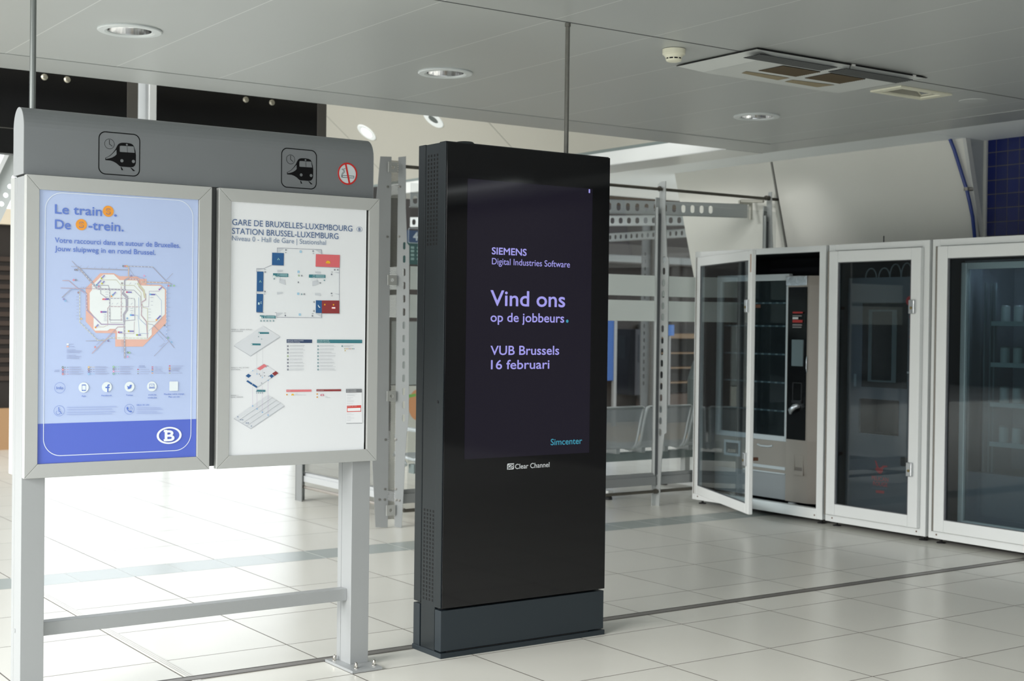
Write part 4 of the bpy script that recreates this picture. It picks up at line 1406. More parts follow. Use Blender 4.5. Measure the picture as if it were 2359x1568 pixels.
for k in range(20):
    th = 2 * math.pi * k / 20
    u, v = 0.0155 * math.cos(th), 0.0075 * math.sin(th)
    hole.append((cx + u * 0.86 - v * 0.5, cy + u * 0.5 + v * 0.86))
pn.poly([(a[0], a[1]), (b_[0] - 0.004, a[1]), (b_[0], a[1] + 0.004), (b_[0], b_[1]), (a[0] + 0.004, b_[1]), (a[0], b_[1] - 0.004)], 0, 1)
pn.ring((cx, cy), 0.0148, 0.0028, 1, 2, ry=0.0095, n=28)
pn.line([(cx - 0.015, cy - 0.011), (cx + 0.016, cy + 0.009)], 0.0028, 1, 3)
mb.build('maker_lettering', [M_sil, M_tglass], t)
# punched vents on the side: four columns of square holes
for nm, z1_, z0_ in (('upper_vent', 2.172, 1.772), ('lower_vent', 0.632, 0.229)):
    mb = MB()
    ys_ = [5.104 + 0.0243 * k for k in range(4)]
    nr = 23
    for r_i in range(nr):
        zz = z0_ + (z1_ - z0_) * (r_i + 0.5) / nr
        for yy in ys_:
            mb.box(TX0 + 0.0034, TX0 + 0.006, yy - 0.0052, yy + 0.0052, zz - 0.0052, zz + 0.0052)
    mb.build(nm, M_black, core)
mb = MB()
p = onx(1009, 926, TX0)
mb.lathe((TX0, p.y, p.z), [(0.0065, 0.0), (0.0065, 0.001), (0.004, 0.0012), (0.0, 0.0005)], 18, axis=(-1, 0, 0))
mb.build('key_lock', mat('dark_lock', '#15171a', 0.25, 0.6), t)
mb = MB()
p = ony(1074, 325, 5.10)
mb.lathe((p.x, 5.11, TH), [(0.042, 0.0), (0.042, 0.008), (0.036, 0.014), (0.0, 0.015)], 28)
mb.build('top_cap', M_tot, t)

# ---------------------------------------------------------------- vending enclosures
VX = 7.6615
VB = 8.50
M_enc = mat('white_enclosure_paint', '#e2e5e4', 0.38, noise=0.015, nscale=5)
M_encg = mat('enclosure_gasket', '#5a5c60', 0.6)
M_pane = glass('clear_door_glass', '#e2e9ec', 1.0, 0.0)
M_lock = mat('chrome_lock', '#c9ccce', 0.22, 0.9)
M_in = mat('dark_interior', '#23262c', 0.6)


def framed(mb, x0, x1, yl, yr, z0, z1, wl, wr, wb, wt, mi=0):
    """rectangular frame in a plane x=const; yl is the left (bigger y) side"""
    mb.box(x0, x1, yl - wl, yl, z0, z1, mi)
    mb.box(x0, x1, yr, yr + wr, z0, z1, mi)
    mb.box(x0, x1, yr + wr, yl - wl, z0, z0 + wb, mi)
    mb.box(x0, x1, yr + wr, yl - wl, z1 - wt, z1, mi)


def door_mesh(w, h, fw, kick=0.0):
    """door in local coords: hinge at origin, u along width, x thickness"""
    mb = MB()
    d = 0.035
    framed_pts = [(0, fw), (w - fw, w)]
    for a, b_ in framed_pts:
        mb.box(-d, 0, -b_, -a, 0, h)
    mb.box(-d, 0, -(w - fw), -fw, 0, fw)
    mb.box(-d, 0, -(w - fw), -fw, h - fw, h)
    return mb


def lock_mb():
    mb = MB()
    mb.box(-0.058, -0.034, -0.024, 0.024, -0.048, 0.048, 0)
    mb.lathe((-0.058, 0, -0.008), [(0.009, 0.0), (0.009, 0.003), (0.0, 0.0035)], 16, 1, axis=(-1, 0, 0))
    return mb


def enclosure(yl, yr, label, doors, open_deg=0.0, extra=None):
    """white steel cabinet, front at x=VX, from y=yl (left) to y=yr"""
    t = thing('vending_enclosure', label, 'vending enclosure', (VX, (yl + yr) / 2, 0), 'white vending enclosures along the wall')
    mb = MB()
    z0, z1 = 0.035, 2.040
    framed(mb, VX, VX + 0.05, yl, yr, z0, z1, 0.062, 0.062, 0.075, 0.045)
    mb.build('front_frame', M_enc, t, bevel=0.003)
    mb = MB()
    mb.box(VX + 0.05, VB, yl - 0.03, yl, z0, z1)
    mb.box(VX + 0.05, VB, yr, yr + 0.03, z0, z1)
    mb.box(VX + 0.05, VB, yr + 0.03, yl - 0.03, z1 - 0.03, z1)
    mb.box(VB - 0.02, VB, yr + 0.03, yl - 0.03, z0, z1 - 0.03, 1)
    mb.box(VX + 0.05, VB - 0.02, yr + 0.03, yl - 0.03, z0, z0 + 0.03, 1)
    mb.box(VX + 0.0505, VB - 0.02, yl - 0.035, yl - 0.03, z0 + 0.03, z1 - 0.03, 1)
    mb.box(VX + 0.0505, VB - 0.02, yr + 0.03, yr + 0.035, z0 + 0.03, z1 - 0.03, 1)
    mb.box(VX + 0.05, VB - 0.02, yr + 0.03, yl - 0.03, z1 - 0.036, z1 - 0.03, 1)
    mb.build('case', [M_enc, M_in], t)
    mb = MB()
    mb.box(VX - 0.004, VX + 0.001, yl - 0.05, yr + 0.05, z0, z0 + 0.06, 0)
    for yy in (yl - 0.07, yr + 0.07):
        mb.lathe((VX - 0.004, yy, z0 + 0.028), [(0.006, 0), (0.006, 0.0015), (0.0, 0.002)], 12, 1, axis=(-1, 0, 0))
    mb.build('kick_strip', [M_enc, mat('brown_screw', '#6a4f3c', 0.5, 0.4)], t, bevel=0.002)
    for yy in (yl - 0.06, yr + 0.06):
        for xx in (VX + 0.06, VB - 0.06):
            mb = MB()
            mb.lathe((xx, yy, 0), [(0.03, 0.0), (0.03, 0.006), (0.009, 0.011), (0.009, 0.036)], 18)
            mb.build('foot', mat('black_rubber_foot', '#1b1b1c', 0.6), t)
    for (dl, dr, ang) in doors:
        w = dl - dr
        h = 1.988 - 0.085
        piv = Vector((VX - 0.002, dl, 0.088))
        R = Matrix.Rotation(math.radians(ang), 3, 'Z')
        fw = 0.082 if ang == 0 else 0.072

        def place(mb, nm, mt, par, bevel=0.0):
            mb.v = [tuple(R @ Vector(v) + piv) for v in mb.v]
            return mb.build(nm, mt, par, bevel)
        dm = door_mesh(w, h, fw)
        d = place(dm, 'door', M_enc, t, 0.006)
        mb = MB()
        mb.box(-0.022, -0.016, -(w - fw + 0.004), -(fw - 0.004), fw - 0.004, h - fw + 0.004)
        place(mb, 'door_glass', M_pane, d)
        mb = MB()
        mb.shape([[(fw, fw), (w - fw, fw), (w - fw, h - fw), (fw, h - fw)], [(fw + 0.013, fw + 0.005), (w - fw - 0.007, fw + 0.005), (w - fw - 0.007, h - fw - 0.005), (fw + 0.013, h - fw - 0.005)]], Vector((-0.0262, 0, 0)), -Y, Z, -X, 0.007)
        place(mb, 'glazing_bead', M_encg, d)
        mb = MB()
        mb.tube([(-0.03, 0.006, 0.0), (-0.03, 0.006, h)], 0.008, 10)
        place(mb, 'hinge', mat('hinge_steel', '#77736c', 0.4, 0.5), d)
        for zz in (1.500, 0.395):
            mb = lock_mb()
            mb.v = [(v[0], v[1] - (w - 0.058), v[2] + zz) for v in mb.v]
            lk = place(mb, 'lock', [M_lock, mat('brass_key_core', '#8a7a4f', 0.35, 0.8)], d, 0.006)
            if ang:
                if zz > 1:
                    mb = MB()
                    mb.box(-0.0362, -0.0345, -(w - 0.004), -(w - 0.026), h - 0.16, h - 0.03)
                    place(mb, 'tape', mat('beige_tape', '#b89e8d', 0.6), d)
                mb = MB()
                mb.box(0.0, 0.055, -(w - 0.045), -(w - 0.065), zz - 0.012, zz + 0.012)
                place(mb, 'latch', mat('brown_latch', '#6b4634', 0.5, 0.3), d, 0.002)
    return t


E1 = enclosure(8.383, 6.985, 'white enclosure with its glass door swung open, leftmost of three', [(8.312, 7.055, -24.5)])
E2 = enclosure(6.955, 6.063, 'narrow white enclosure with closed glass door and red bird logo inside', [(6.922, 6.106, 0)])
E3 = enclosure(6.038, 4.55, 'white enclosure cut by the right edge of the picture', [(5.972, 4.62, 0)])

mb = MB()
p = onx(2036, 553, VX + 0.02)
mb.tube([(VX + 0.02, p.y, 2.035), (VX + 0.02, p.y, 2.085)], 0.004, 8)
mb.build('top_pin', mat('black_pin', '#222325', 0.5), E2)
# ---- machine behind the open door
M_tau = mat('taupe_machine_panel', '#9d958c', 0.45)
M_sgr = mat('silver_grey_panel', '#a5a7a8', 0.4, 0.2)
M_wfr = mat('pale_window_frame', '#c7cccd', 0.4)
M_bpl = mat('black_gloss_panel', '#0b0b0d', 0.12)
MX = 7.86
t = thing('snack_machine', 'grey snack vending machine with black payment column behind the open door', 'vending machine', (8.1, 7.8, 0.065))
mb = MB()
mb.box(MX + 0.04, 8.42, 7.26, 8.325, 0.10, 1.82)
mb.build('cabinet', mat('machine_dark_body', '#1d2024', 0.5), t, bevel=0.004)
mb = MB()
framed(mb, MX, MX + 0.04, 8.335, 7.535, 0.555, 1.85, 0.045, 0.03, 0.04, 0.05)
mb.build('window_frame', M_wfr, t, bevel=0.003)
mb = MB()
mb.box(MX + 0.02, MX + 0.026, 7.565, 8.29, 0.595, 1.80)
mb.build('window_glass', glass('machine_glass', '#d3dcde', 1.0, 0.0), t)
mb = MB()
mb.box(MX + 0.0405, MX + 0.044, 7.56, 8.295, 0.59, 1.80, 0)
for zz in (0.78, 1.0, 1.22, 1.44, 1.62):
    mb.box(MX + 0.03, MX + 0.0405, 7.58, 8.27, zz, zz + 0.012, 1)
    for k in range(9):
        yy = 7.6 + 0.075 * k
        mb.box(MX + 0.028, MX + 0.031, yy, yy + 0.025, zz + 0.001, zz + 0.012, 2)
mb.build('product_trays', [mat('tray_back', '#48525f', 0.4), mat('tray_edge', '#77828a', 0.4), mat('price_tag', '#c3cccf', 0.5)], t)
mb = MB()
mb.box(MX - 0.005, MX + 0.04, 7.535, 8.335, 0.30, 0.555, 0)
mb.box(MX - 0.012, MX - 0.004, 7.54, 8.0, 0.335, 0.36, 1)
mb.box(MX - 0.012, MX - 0.004, 7.54, 8.0, 0.30, 0.312, 1)
mb.build('lower_panel', [M_tau, M_wfr], t, bevel=0.004)
mb = MB()
framed(mb, MX - 0.012, MX - 0.004, 8.215, 8.03, 0.40, 0.525, 0.02, 0.02, 0.02, 0.02)
mb.box(MX - 0.0065, MX - 0.0055, 8.05, 8.195, 0.42, 0.505, 1)
mb.build('coin_window', [M_wfr, mat('window_recess', '#6f6b67', 0.4)], t)
mb = MB()
mb.tube([(MX - 0.007, 7.84, 0.515), (MX - 0.016, 7.80, 0.507), (MX - 0.016, 7.72, 0.507), (MX - 0.007, 7.68, 0.515)], 0.008, 8)
mb.build('pull_lip', M_wfr, t)
mb = MB()
mb.box(MX, MX + 0.04, 7.535, 8.335, 0.105, 0.30)
mb.build('kick_panel', M_sgr, t, bevel=0.004)
for yy in (7.6, 8.25):
    mb = MB()
    mb.lathe((8.0, yy, 0.065), [(0.035, 0), (0.035, 0.01), (0.012, 0.015), (0.012, 0.04)], 14)
    mb.build('foot', M_white, t)
# payment column: bows outwards in the middle
mb = MB()
prof = [(0.105, -0.015), (0.30, -0.028), (0.58, -0.050), (0.9, -0.055), (1.2, -0.052), (1.5, -0.040), (1.76, -0.022), (1.83, -0.012)]
for (za, xa), (zb2, xb) in zip(prof[:-1], prof[1:]):
    ka, kb = (MX + xa) / MX, (MX + xb) / MX
    vs = [(MX + xa, 7.545 * ka, za), (MX + xa, 7.325 * ka, za), (MX + xa + 0.045, 7.245 * ka, za), (MX + 0.06, 7.245, za), (MX + 0.06, 7.545, za),
          (MX + xb, 7.545 * kb, zb2), (MX + xb, 7.325 * kb, zb2), (MX + xb + 0.045, 7.245 * kb, zb2), (MX + 0.06, 7.245, zb2), (MX + 0.06, 7.545, zb2)]
    mb.add(vs, [(i, (i + 1) % 5, 5 + (i + 1) % 5, 5 + i) for i in range(5)], 0)
mb.add([(MX + 0.06, 7.545, 1.83), (MX - 0.012, 7.545, 1.83), (MX - 0.012, 7.325, 1.83), (MX + 0.033, 7.245, 1.83), (MX + 0.06, 7.245, 1.83)], [(0, 1, 2, 3, 4)], 0)
mb.build('payment_column', M_tau, t)
mb = MB()
pf = [(0.585, -0.0505), (0.9, -0.056), (1.2, -0.053), (1.5, -0.041), (1.745, -0.024)]
for (za, xa), (zb2, xb) in zip(pf[:-1], pf[1:]):
    ka, kb = (MX + xa) / MX, (MX + xb) / MX
    mb.quad((MX + xa - 0.004, 7.538 * ka, za), (MX + xa - 0.004, 7.345 * ka, za), (MX + xb - 0.004, 7.345 * kb, zb2), (MX + xb - 0.004, 7.538 * kb, zb2))
    mb.quad((MX + xa - 0.004, 7.345 * ka, za), (MX + xa + 0.004, 7.345 * ka, za), (MX + xb + 0.004, 7.345 * kb, zb2), (MX + xb - 0.004, 7.345 * kb, zb2))
bp_ = mb.build('payment_panel', M_bpl, t)
mb = MB()
mb.box(MX - 0.026, MX - 0.015, 7.33, 7.546, 1.755, 1.832)
mb.build('metal_cap', mat('crinkled_chrome', '#d5d8dc', 0.25, 0.8, bump=0.8, nscale=30), t, bevel=0.006)
mb = MB()
mb.box(MX - 0.062, MX - 0.052, 7.325, 7.44, 1.145, 1.345)
mb.build('display', mat('grey_display', '#6f7d80', 0.2), bp_)
mb = MB()
xs_ = MX - 0.051
for z_, hh, ww, mi in ((1.545, 0.012, 0.10, 0), (1.522, 0.008, 0.09, 1), (1.50, 0.016, 0.055, 2), (1.475, 0.02, 0.1, 0), (1.452, 0.01, 0.095, 1), (1.435, 0.009, 0.09, 1)):
    mb.box(xs_ - 0.004, xs_, 7.442 - ww, 7.442, z_, z_ + hh, mi)
mb.build('sticker', [mat('sticker_red', '#b5332f', 0.5), mat('sticker_grey', '#8b8583', 0.5), mat('sticker_pale', '#d7d5d2', 0.5)], bp_)
mb = MB()
framed(mb, MX - 0.066, MX - 0.056, 7.425, 7.33, 0.88, 1.02, 0.006, 0.006, 0.006, 0.006)
mb.box(MX - 0.075, MX - 0.056, 7.33, 7.425, 0.865, 0.885)
mb.build('card_reader', mat('reader_black', '#26272a', 0.35), bp_, bevel=0.002)
mb = MB()
mb.tube([(MX - 0.06, 7.365, 0.845), (MX - 0.095, 7.37, 0.84), (MX - 0.1, 7.405, 0.81), (MX - 0.085, 7.42, 0.785)], [0.02, 0.022, 0.02, 0.012], 10)
mb.build('coin_lever', mat('crinkled_chrome', '#d5d8dc'), bp_)
mb = MB()
framed(mb, MX - 0.042, MX - 0.03, 7.425, 7.325, 0.315, 0.475, 0.01, 0.01, 0.035, 0.01)
mb.box(MX - 0.034, MX - 0.032, 7.335, 7.415, 0.345, 0.465, 1)
mb.build('coin_return', [M_tau, mat('recess_taupe', '#79716a', 0.5)], t, bevel=0.002)
mb = MB()
mb.tube([(MX - 0.052, 7.29, 1.10), (MX - 0.062, 7.287, 1.13), (MX - 0.062, 7.287, 1.19), (MX - 0.052, 7.29, 1.22)], 0.005, 8)
mb.build('column_handle', M_lock, t)
mb = MB()
mb.box(8.05, 8.1, 7.07, 7.22, 1.70, 1.82, 0)
mb.box(8.045, 8.05, 7.09, 7.2, 1.75, 1.79, 1)
mb.build('junction_box', [mat('box_black', '#1c1d20', 0.5), mat('box_label', '#7d8f94', 0.5)], t)

# ---- coffee machine
t = thing('coffee_machine', 'black coffee vending machine with red bird logo behind closed glass door', 'vending machine', (8.1, 6.51, 0.065))
CX = 7.765
M_cof = mat('coffee_machine_black', '#474e56', 0.35)
mb = MB()
mb.shape([[(-6.86, 0.09), (-6.145, 0.09), (-6.145, 1.80), (-6.86, 1.80)], rrect(-6.745, -6.385, 0.685, 0.935, 0.012)], Vector((CX + 0.01, 0, 0)), -Y, Z, -X, 0.02, 0)
mb.box(CX + 0.02, 8.42, 6.145, 6.86, 0.09, 0.68, 0)
mb.box(CX + 0.02, 8.42, 6.145, 6.86, 0.94, 1.80, 0)
mb.box(CX + 0.02, 8.42, 6.75, 6.86, 0.68, 0.94, 0)
mb.box(CX + 0.02, 8.42, 6.145, 6.38, 0.68, 0.94, 0)
mb.build('cabinet', M_cof, t)
mb = MB()
mb.box(CX + 0.20, CX + 0.22, 6.38, 6.75, 0.68, 0.94)
mb.box(CX + 0.012, CX + 0.21, 6.746, 6.75, 0.68, 0.94)
mb.box(CX + 0.012, CX + 0.21, 6.38, 6.384, 0.68, 0.94)
mb.box(CX + 0.012, CX + 0.21, 6.384, 6.746, 0.68, 0.684)
mb.box(CX + 0.012, CX + 0.21, 6.384, 6.746, 0.936, 0.94)
mb.build('cup_niche', mat('niche_brown_black', '#0c0908', 0.85, spec=0.1), t)
mb = MB()
mb.box(CX - 0.004, CX, 6.32, 6.72, 1.02, 1.62, 0)
framed(mb, CX - 0.010, CX - 0.004, 6.66, 6.41, 1.06, 1.57, 0.03, 0.04, 0.012, 0.012, 1)
mb.build('selection_panel', [mat('panel_black', '#101316', 0.1), mat('panel_edge', '#4b5558', 0.2)], t)
M_red = mat('faded_red_print', '#a83a3e', 0.5)
M_gp, M_gl, M_ps = mat('grey_print', '#55606a', 0.5), mat('grey_print_light', '#707b80', 0.5), mat('pale_sticker', '#b5b8ba', 0.5)
CP = lambda mb: Panel(mb, Vector((CX, 0, 0)), -Y, Z, -X, lambda x, y: onx(x, y, CX))
mb = MB()
pn = CP(mb)
q = lambda x, y: pn.at(1900 + x / 3.733, 820 + y / 3.733)
pn.poly([q(*p) for p in [(430, 893), (446, 905), (458, 945), (470, 962), (492, 950), (498, 940), (540, 942), (538, 952), (512, 958), (502, 966), (500, 992), (486, 1010), (466, 1008), (446, 990), (432, 966), (446, 960), (436, 915)]], 0, 1)
a, b_ = q(405, 1062), q(547, 1072)
pn.text('PELICAN', a[0], a[1], 0.030, b_[0] - a[0], 0, 0.03, 2)
a, b_ = q(416, 1108), q(540, 1116)
pn.text('ROUGE', a[0], a[1], 0.030, b_[0] - a[0], 0, 0.03, 2)
pn.line([q(405, 1132), q(540, 1140)], 0.006, 1, 2)
pn.poly([q(*p) for p in [(440, 1152), (512, 1158), (510, 1182), (440, 1174)]], 0, 2)
mb.build('bird_logo', [M_red, M_gp], t)
mb = MB()
mb.lathe(onx(2098, 693, CX), [(0.036, 0.0), (0.034, 0.008), (0.0, 0.01)], 28, axis=(-1, 0, 0))
mb.build('red_button', mat('button_red', '#b5272b', 0.4), t)
for y_, mt_, w_, x_ in ((730, M_red, 24, 2106), (738, M_gl, 24, 2106), (747, M_gl, 24, 2106), (758, M_ps, 26, 2107), (767, M_gl, 24, 2106), (776, M_red, 26, 2106), (788, M_ps, 22, 2108), (858, M_ps, 20, 2094), (869, M_ps, 22, 2105), (877, M_red, 26, 2105), (884, M_ps, 24, 2106)):
    mb = MB()
    pn = CP(mb)
    u, v = pn.at(x_, y_)
    pn.rect(u - w_ * 0.0017, u + w_ * 0.0017, v - 0.007, v + 0.007, 0, 2)
    mb.build('sticker', mt_, t)
mb = MB()
pn = CP(mb)
u, v = pn.at(1970, 875)
pn.poly(rrect(u - 0.012, u + 0.012, v - 0.045, v + 0.045, 0.005), 0, 2)
mb.build('side_tag', M_gl, t)
mb = MB()
c = onx(2086, 1063, CX)
mb.box(CX - 0.02, CX, c.y - 0.03, c.y + 0.03, c.z - 0.03, c.z + 0.03)
mb.build('lock_block', M_bpl, t, bevel=0.003)
for yy in (6.2, 6.8):
    mb = MB()
    mb.lathe((7.9, yy, 0.065), [(0.03, 0), (0.03, 0.008), (0.01, 0.012), (0.01, 0.03)], 14)
    mb.build('foot', M_white, t)
# loose cables on top of it
mb = MB()
for k, (ya_, zz) in enumerate(((6.72, 1.86), (6.6, 1.86), (6.5, 1.885), (6.4, 1.89))):
    mb.tube([(CX + 0.08, ya_ + 0.05 * math.cos(math.pi * j / 10), 1.80 + (zz - 1.79) * math.sin(math.pi * j / 10)) for j in range(11)], 0.005, 8)
tag(mb.build('grey_cables', mat('grey_cable', '#6f787c', 0.5)), 'looped grey cables lying on top of the black coffee machine', 'cable')

# ---- drinks machine at the right edge
t = thing('drinks_machine', 'drinks vending machine with pale window frame at the right edge', 'vending machine', (8.1, 5.3, 0.065))
DX = 7.80
mb = MB()
z0, z1, ya_, yb2 = 0.10, 1.90, 5.925, 4.72
mb.box(DX + 0.05, 8.42, ya_ - 0.03, ya_ - 0.005, z0, z1)
mb.box(DX + 0.05, 8.42, yb2 + 0.005, yb2 + 0.03, z0, z1)
mb.box(DX + 0.05, 8.42, yb2 + 0.03, ya_ - 0.03, z1 - 0.02, z1)
mb.box(DX + 0.05, 8.42, yb2 + 0.03, ya_ - 0.03, z0, 0.48)
mb.box(8.36, 8.42, yb2 + 0.03, ya_ - 0.03, 0.48, z1 - 0.02)
mb.build('cabinet', mat('drinks_cabinet_grey', '#8d9199', 0.5), t)
mb = MB()
framed(mb, DX, DX + 0.05, 5.912, 4.73, 0.115, 1.885, 0.042, 0.042, 0.045, 0.045)
mb.build('window_frame', mat('brushed_window_frame', '#c3cbc9', 0.35, 0.2), t, bevel=0.004)
mb = MB()
mb.box(DX + 0.02, DX + 0.026, 4.772, 5.87, 0.16, 1.84)
mb.build('window_glass', MATS['machine_glass'], t)
mb = MB()
mb.box(DX + 0.03, DX + 0.05, 4.772, 5.87, 0.16, 0.49, 0)
for yy in (5.80, 5.755, 5.725):
    mb.box(DX + 0.10, DX + 0.12, yy - 0.012, yy, 0.49, 1.75, 1)
mb.build('lower_door_panel', [mat('violet_grey_panel', '#a3a1ad', 0.4), mat('rail_grey', '#8b9498', 0.4)], t)
mb = MB()
mb.tube([(DX + 0.075, 4.80, 1.866), (DX + 0.075, 5.80, 1.866)], 0.010, 10)
mb.build('lamp_or_fill_tube', mat('added_fill_tube', '#e9eef2', 0.4, emit='#dfe6f2', estr=22.0), t)  # added glowing tube, hidden behind the frame top, brightens the shelves
shz = (1.487, 1.215, 0.952, 0.69)
for zz in shz:
    mb = MB()
    mb.box(DX + 0.08, 8.35, 4.76, 5.72, zz - 0.018, zz, 0)
    mb.box(DX + 0.07, DX + 0.08, 4.76, 5.72, zz - 0.022, zz + 0.008, 1)
    mb.build('shelf', [mat('shelf_grey', '#9aa3a7', 0.4), mat('shelf_edge', '#d3dcdc', 0.4)], t)
# bottles on its shelves
M_bot = mat('pale_can', '#d9ddda', 0.35)
M_cap = mat('can_lid_metal', '#b5b9b8', 0.3, 0.6)
names = ('top', 'second', 'third', 'lowest')
first = None
for si, zz in enumerate(shz):
    for k in range(9):
        yy = 5.650 - 0.098 * k
        loc = Vector((DX + 0.125, yy, zz + 0.0005))
        lab = 'pale can on the %s shelf of the drinks machine at the right edge' % names[si]
        grp = 'cans on the %s shelf of the drinks machine' % names[si]
        if first is None:
            first = thing('drink_can', lab, 'can', loc, grp)
            mb = MB()
            mb.lathe(loc, [(0.0, 0.0), (0.024, 0.0), (0.03, 0.008), (0.03, 0.105)], 20)
            mb.build('can_body', M_bot, first)
            mb = MB()
            mb.lathe(loc, [(0.03, 0.105), (0.025, 0.114), (0.023, 0.114), (0.022, 0.111), (0.0, 0.111)], 20)
            mb.build('can_lid', M_cap, first)
        else:
            b_ = first.copy()
            COL.objects.link(b_)
            b_.location = loc
            b_['label'] = lab
            b_['group'] = grp
            for ch in list(first.children):
                c_ = ch.copy()
                COL.objects.link(c_)
                c_.parent = b_

# ---- blue cable down the leaning wall
pts = [onx(2193, 318, 8.495), onx(2199, 345, 8.50), onx(2208, 380, 8.52), onx(2218, 415, 8.545), onx(2224, 435, 8.56), onx(2231, 465, 8.585), onx(2238, 500, 8.615), onx(2242, 530, 8.645), onx(2244, 560, 8.665), onx(2245, 700, 8.74)]
pts = [Vector((wx(p.z) - 0.03, p.y, min(p.z, ZC))) for p in pts]
t = thing('blue_cable', 'thick blue cable running down the leaning white wall', 'cable', pts[4])
mb = MB()
mb.tube(pts, 0.0135, 12)
mb.build('cable_run', mat('blue_cable_sheath', '#1f3a86', 0.35), t)
mb = MB()
p = pts[4]
mb.tube([p + Vector((0, 0, -0.012)), p + Vector((0, 0, 0.012))], 0.019, 14)
mb.tube([p, Vector((wx(p.z) + 0.005, p.y - 0.03, p.z))], 0.014, 10)
mb.build('clip', mat('steel_clip', '#8f8d88', 0.35, 0.7), t)

# ---------------------------------------------------------------- glass waiting shelter
GY = 8.43
M_gal = mat('galvanised_grey', '#8d9090', 0.42, 0.35, noise=0.05, nscale=8)
M_gal2 = mat('galvanised_light', '#b1b5b4', 0.4, 0.3, noise=0.04, nscale=8)
M_rod = mat('worn_tie_rod', '#5a574f', 0.5, 0.5, noise=0.3, nscale=15)
M_sg = glass('shelter_glass', '#f5f6f6', 1.0, 0.0)
M_frost = mat('frosted_film', '#f4f7f5', 0.6)
_nt = M_frost.node_tree
_tl = _nt.nodes.new('ShaderNodeBsdfTranslucent')
_tl.inputs[0].default_value = lin('#f0f6f3')
_mx = _nt.nodes.new('ShaderNodeMixShader')
_mx.inputs[0].default_value = 0.4
_nt.links.new(_nt.nodes['Principled BSDF'].outputs[0], _mx.inputs[1])
_nt.links.new(_tl.outputs[0], _mx.inputs[2])
_nt.links.new(_mx.outputs[0], _nt.nodes['Material Output'].inputs[0])
M_perf = perforated('perforated_sheet', '#74756f', 0.009, 0.0026, 0.5, 0.3)
t = thing('waiting_shelter', 'glass waiting shelter wall of slotted grey uprights, frosted bands and tie rods', 'glass shelter', (6.5, GY, 0))
SHELTER = t


def vplane(p0, d):
    """pixel on a vertical plane through p0 along d -> (distance along d, z)"""
    p0, d = Vector((p0[0], p0[1], 0)), Vector((d[0], d[1], 0)).normalized()
    n = Vector((d.y, -d.x, 0))

    def f(px, py):
        r = ray(px, py)
        k = (p0 - CAMP).dot(n) / r.dot(n)
        p = CAMP + r * k
        return ((p - p0).dot(d), p.z)
    return p0, d, n, f


# corner post: two tapered plates and a punched strip between them
p0, d, n, f = vplane((4.845, 8.432), (-0.87, 0.30))
out = [f(893, 1214), f(865, 1214), f(858, 1070), f(855, 960), f(856, 560), f(866, 470), f(876, 360), f(902, 361), f(898, 640), f(895, 1000)]
out = [(max(a, -0.01), max(b_, 0.0)) for a, b_ in out]
holes = []
for k in range(14):
    yy = 560 + 30.5 * k
    u, v = f(868.5 - 0.006 * (yy - 560), yy)
    holes.append(slot(u, v, 0.014, 0.052))
mb = MB()
mb.shape([out] + holes, p0, d, Z, n, 0.006, 0)
mb.build('corner_post', M_gal, t)
p1, d1, n1, f1 = vplane((4.905, 8.425), (0.72, -0.69))
out = [f1(909, 1213), f1(925, 1218), f1(930, 1130), f1(934, 1040), f1(937, 1000), f1(942, 960), f1(943, 566), f1(938, 560), f1(935, 480), f1(935, 360), f1(918, 362), f1(914, 640), f1(911, 1000)]
out = [(a, max(b_, 0.0)) for a, b_ in out]
holes = []
for k in range(14):
    yy = 566 + 30.5 * k
    u, v = f1(931.5 - 0.004 * (yy - 560), yy)
    holes.append(slot(u, v, 0.018, 0.052))
mb = MB()
mb.shape([out] + holes, p1, d1, Z, n1, 0.006, 0)
mb.build('corner_post', mat('post_grey', '#7b7f7f', 0.45, 0.3), t)
mb = MB()
a, b_ = p0 + d * 0.02, p1
mb.add([(a.x, a.y + 0.012, 0.06), (b_.x, b_.y + 0.012, 0.06), (b_.x, b_.y + 0.012, 2.57), (a.x, a.y + 0.012, 2.57)], [(0, 1, 2, 3)])
pu = Vector((b_.x - a.x, b_.y - a.y, 0))
mb.uv = lambda p: ((p - a).dot(pu.normalized()), p.z)
mb.build('perforated_strip', M_perf, t)
for yy in (385, 645, 912, 1175):
    c = ony(905 - (yy - 385) * 0.006, yy, GY - 0.02)
    mb = MB()
    mb.shape([[(c.x - 0.036, c.z - 0.036), (c.x + 0.036, c.z - 0.036), (c.x + 0.036, c.z + 0.036), (c.x - 0.036, c.z + 0.036)], circ(c.x, c.z, 0.013, 20)], Vector((0, c.y, 0)), X, Z, -Y, 0.006)
    mb.build('bracket_plate', mat('bracket_pale', '#aeb0ad', 0.45, 0.2), t)
mb = MB()
for (P_, D_, N_, F_), lst in (((p0, d, n, f), ((893, 430), (892, 545), (888, 1012), (887, 1126), (874, 1150), (886, 1150))), ((p1, d1, n1, f1), ((921, 430), (919, 545), (912, 1012), (912, 1126), (913, 1151), (920, 1152)))):
    for px_, py_ in lst:
        u, v = F_(px_, py_)
        c = P_ + D_ * u + Z * v
        nn_ = N_ if N_.dot(CAMP - c) > 0 else -N_
        mb.lathe(c, [(0.009, 0.0), (0.009, 0.006), (0.0, 0.007)], 12, axis=nn_)
mb.build('rivet_heads', mat('rivet_grey', '#6e6e6a', 0.4, 0.5), t)


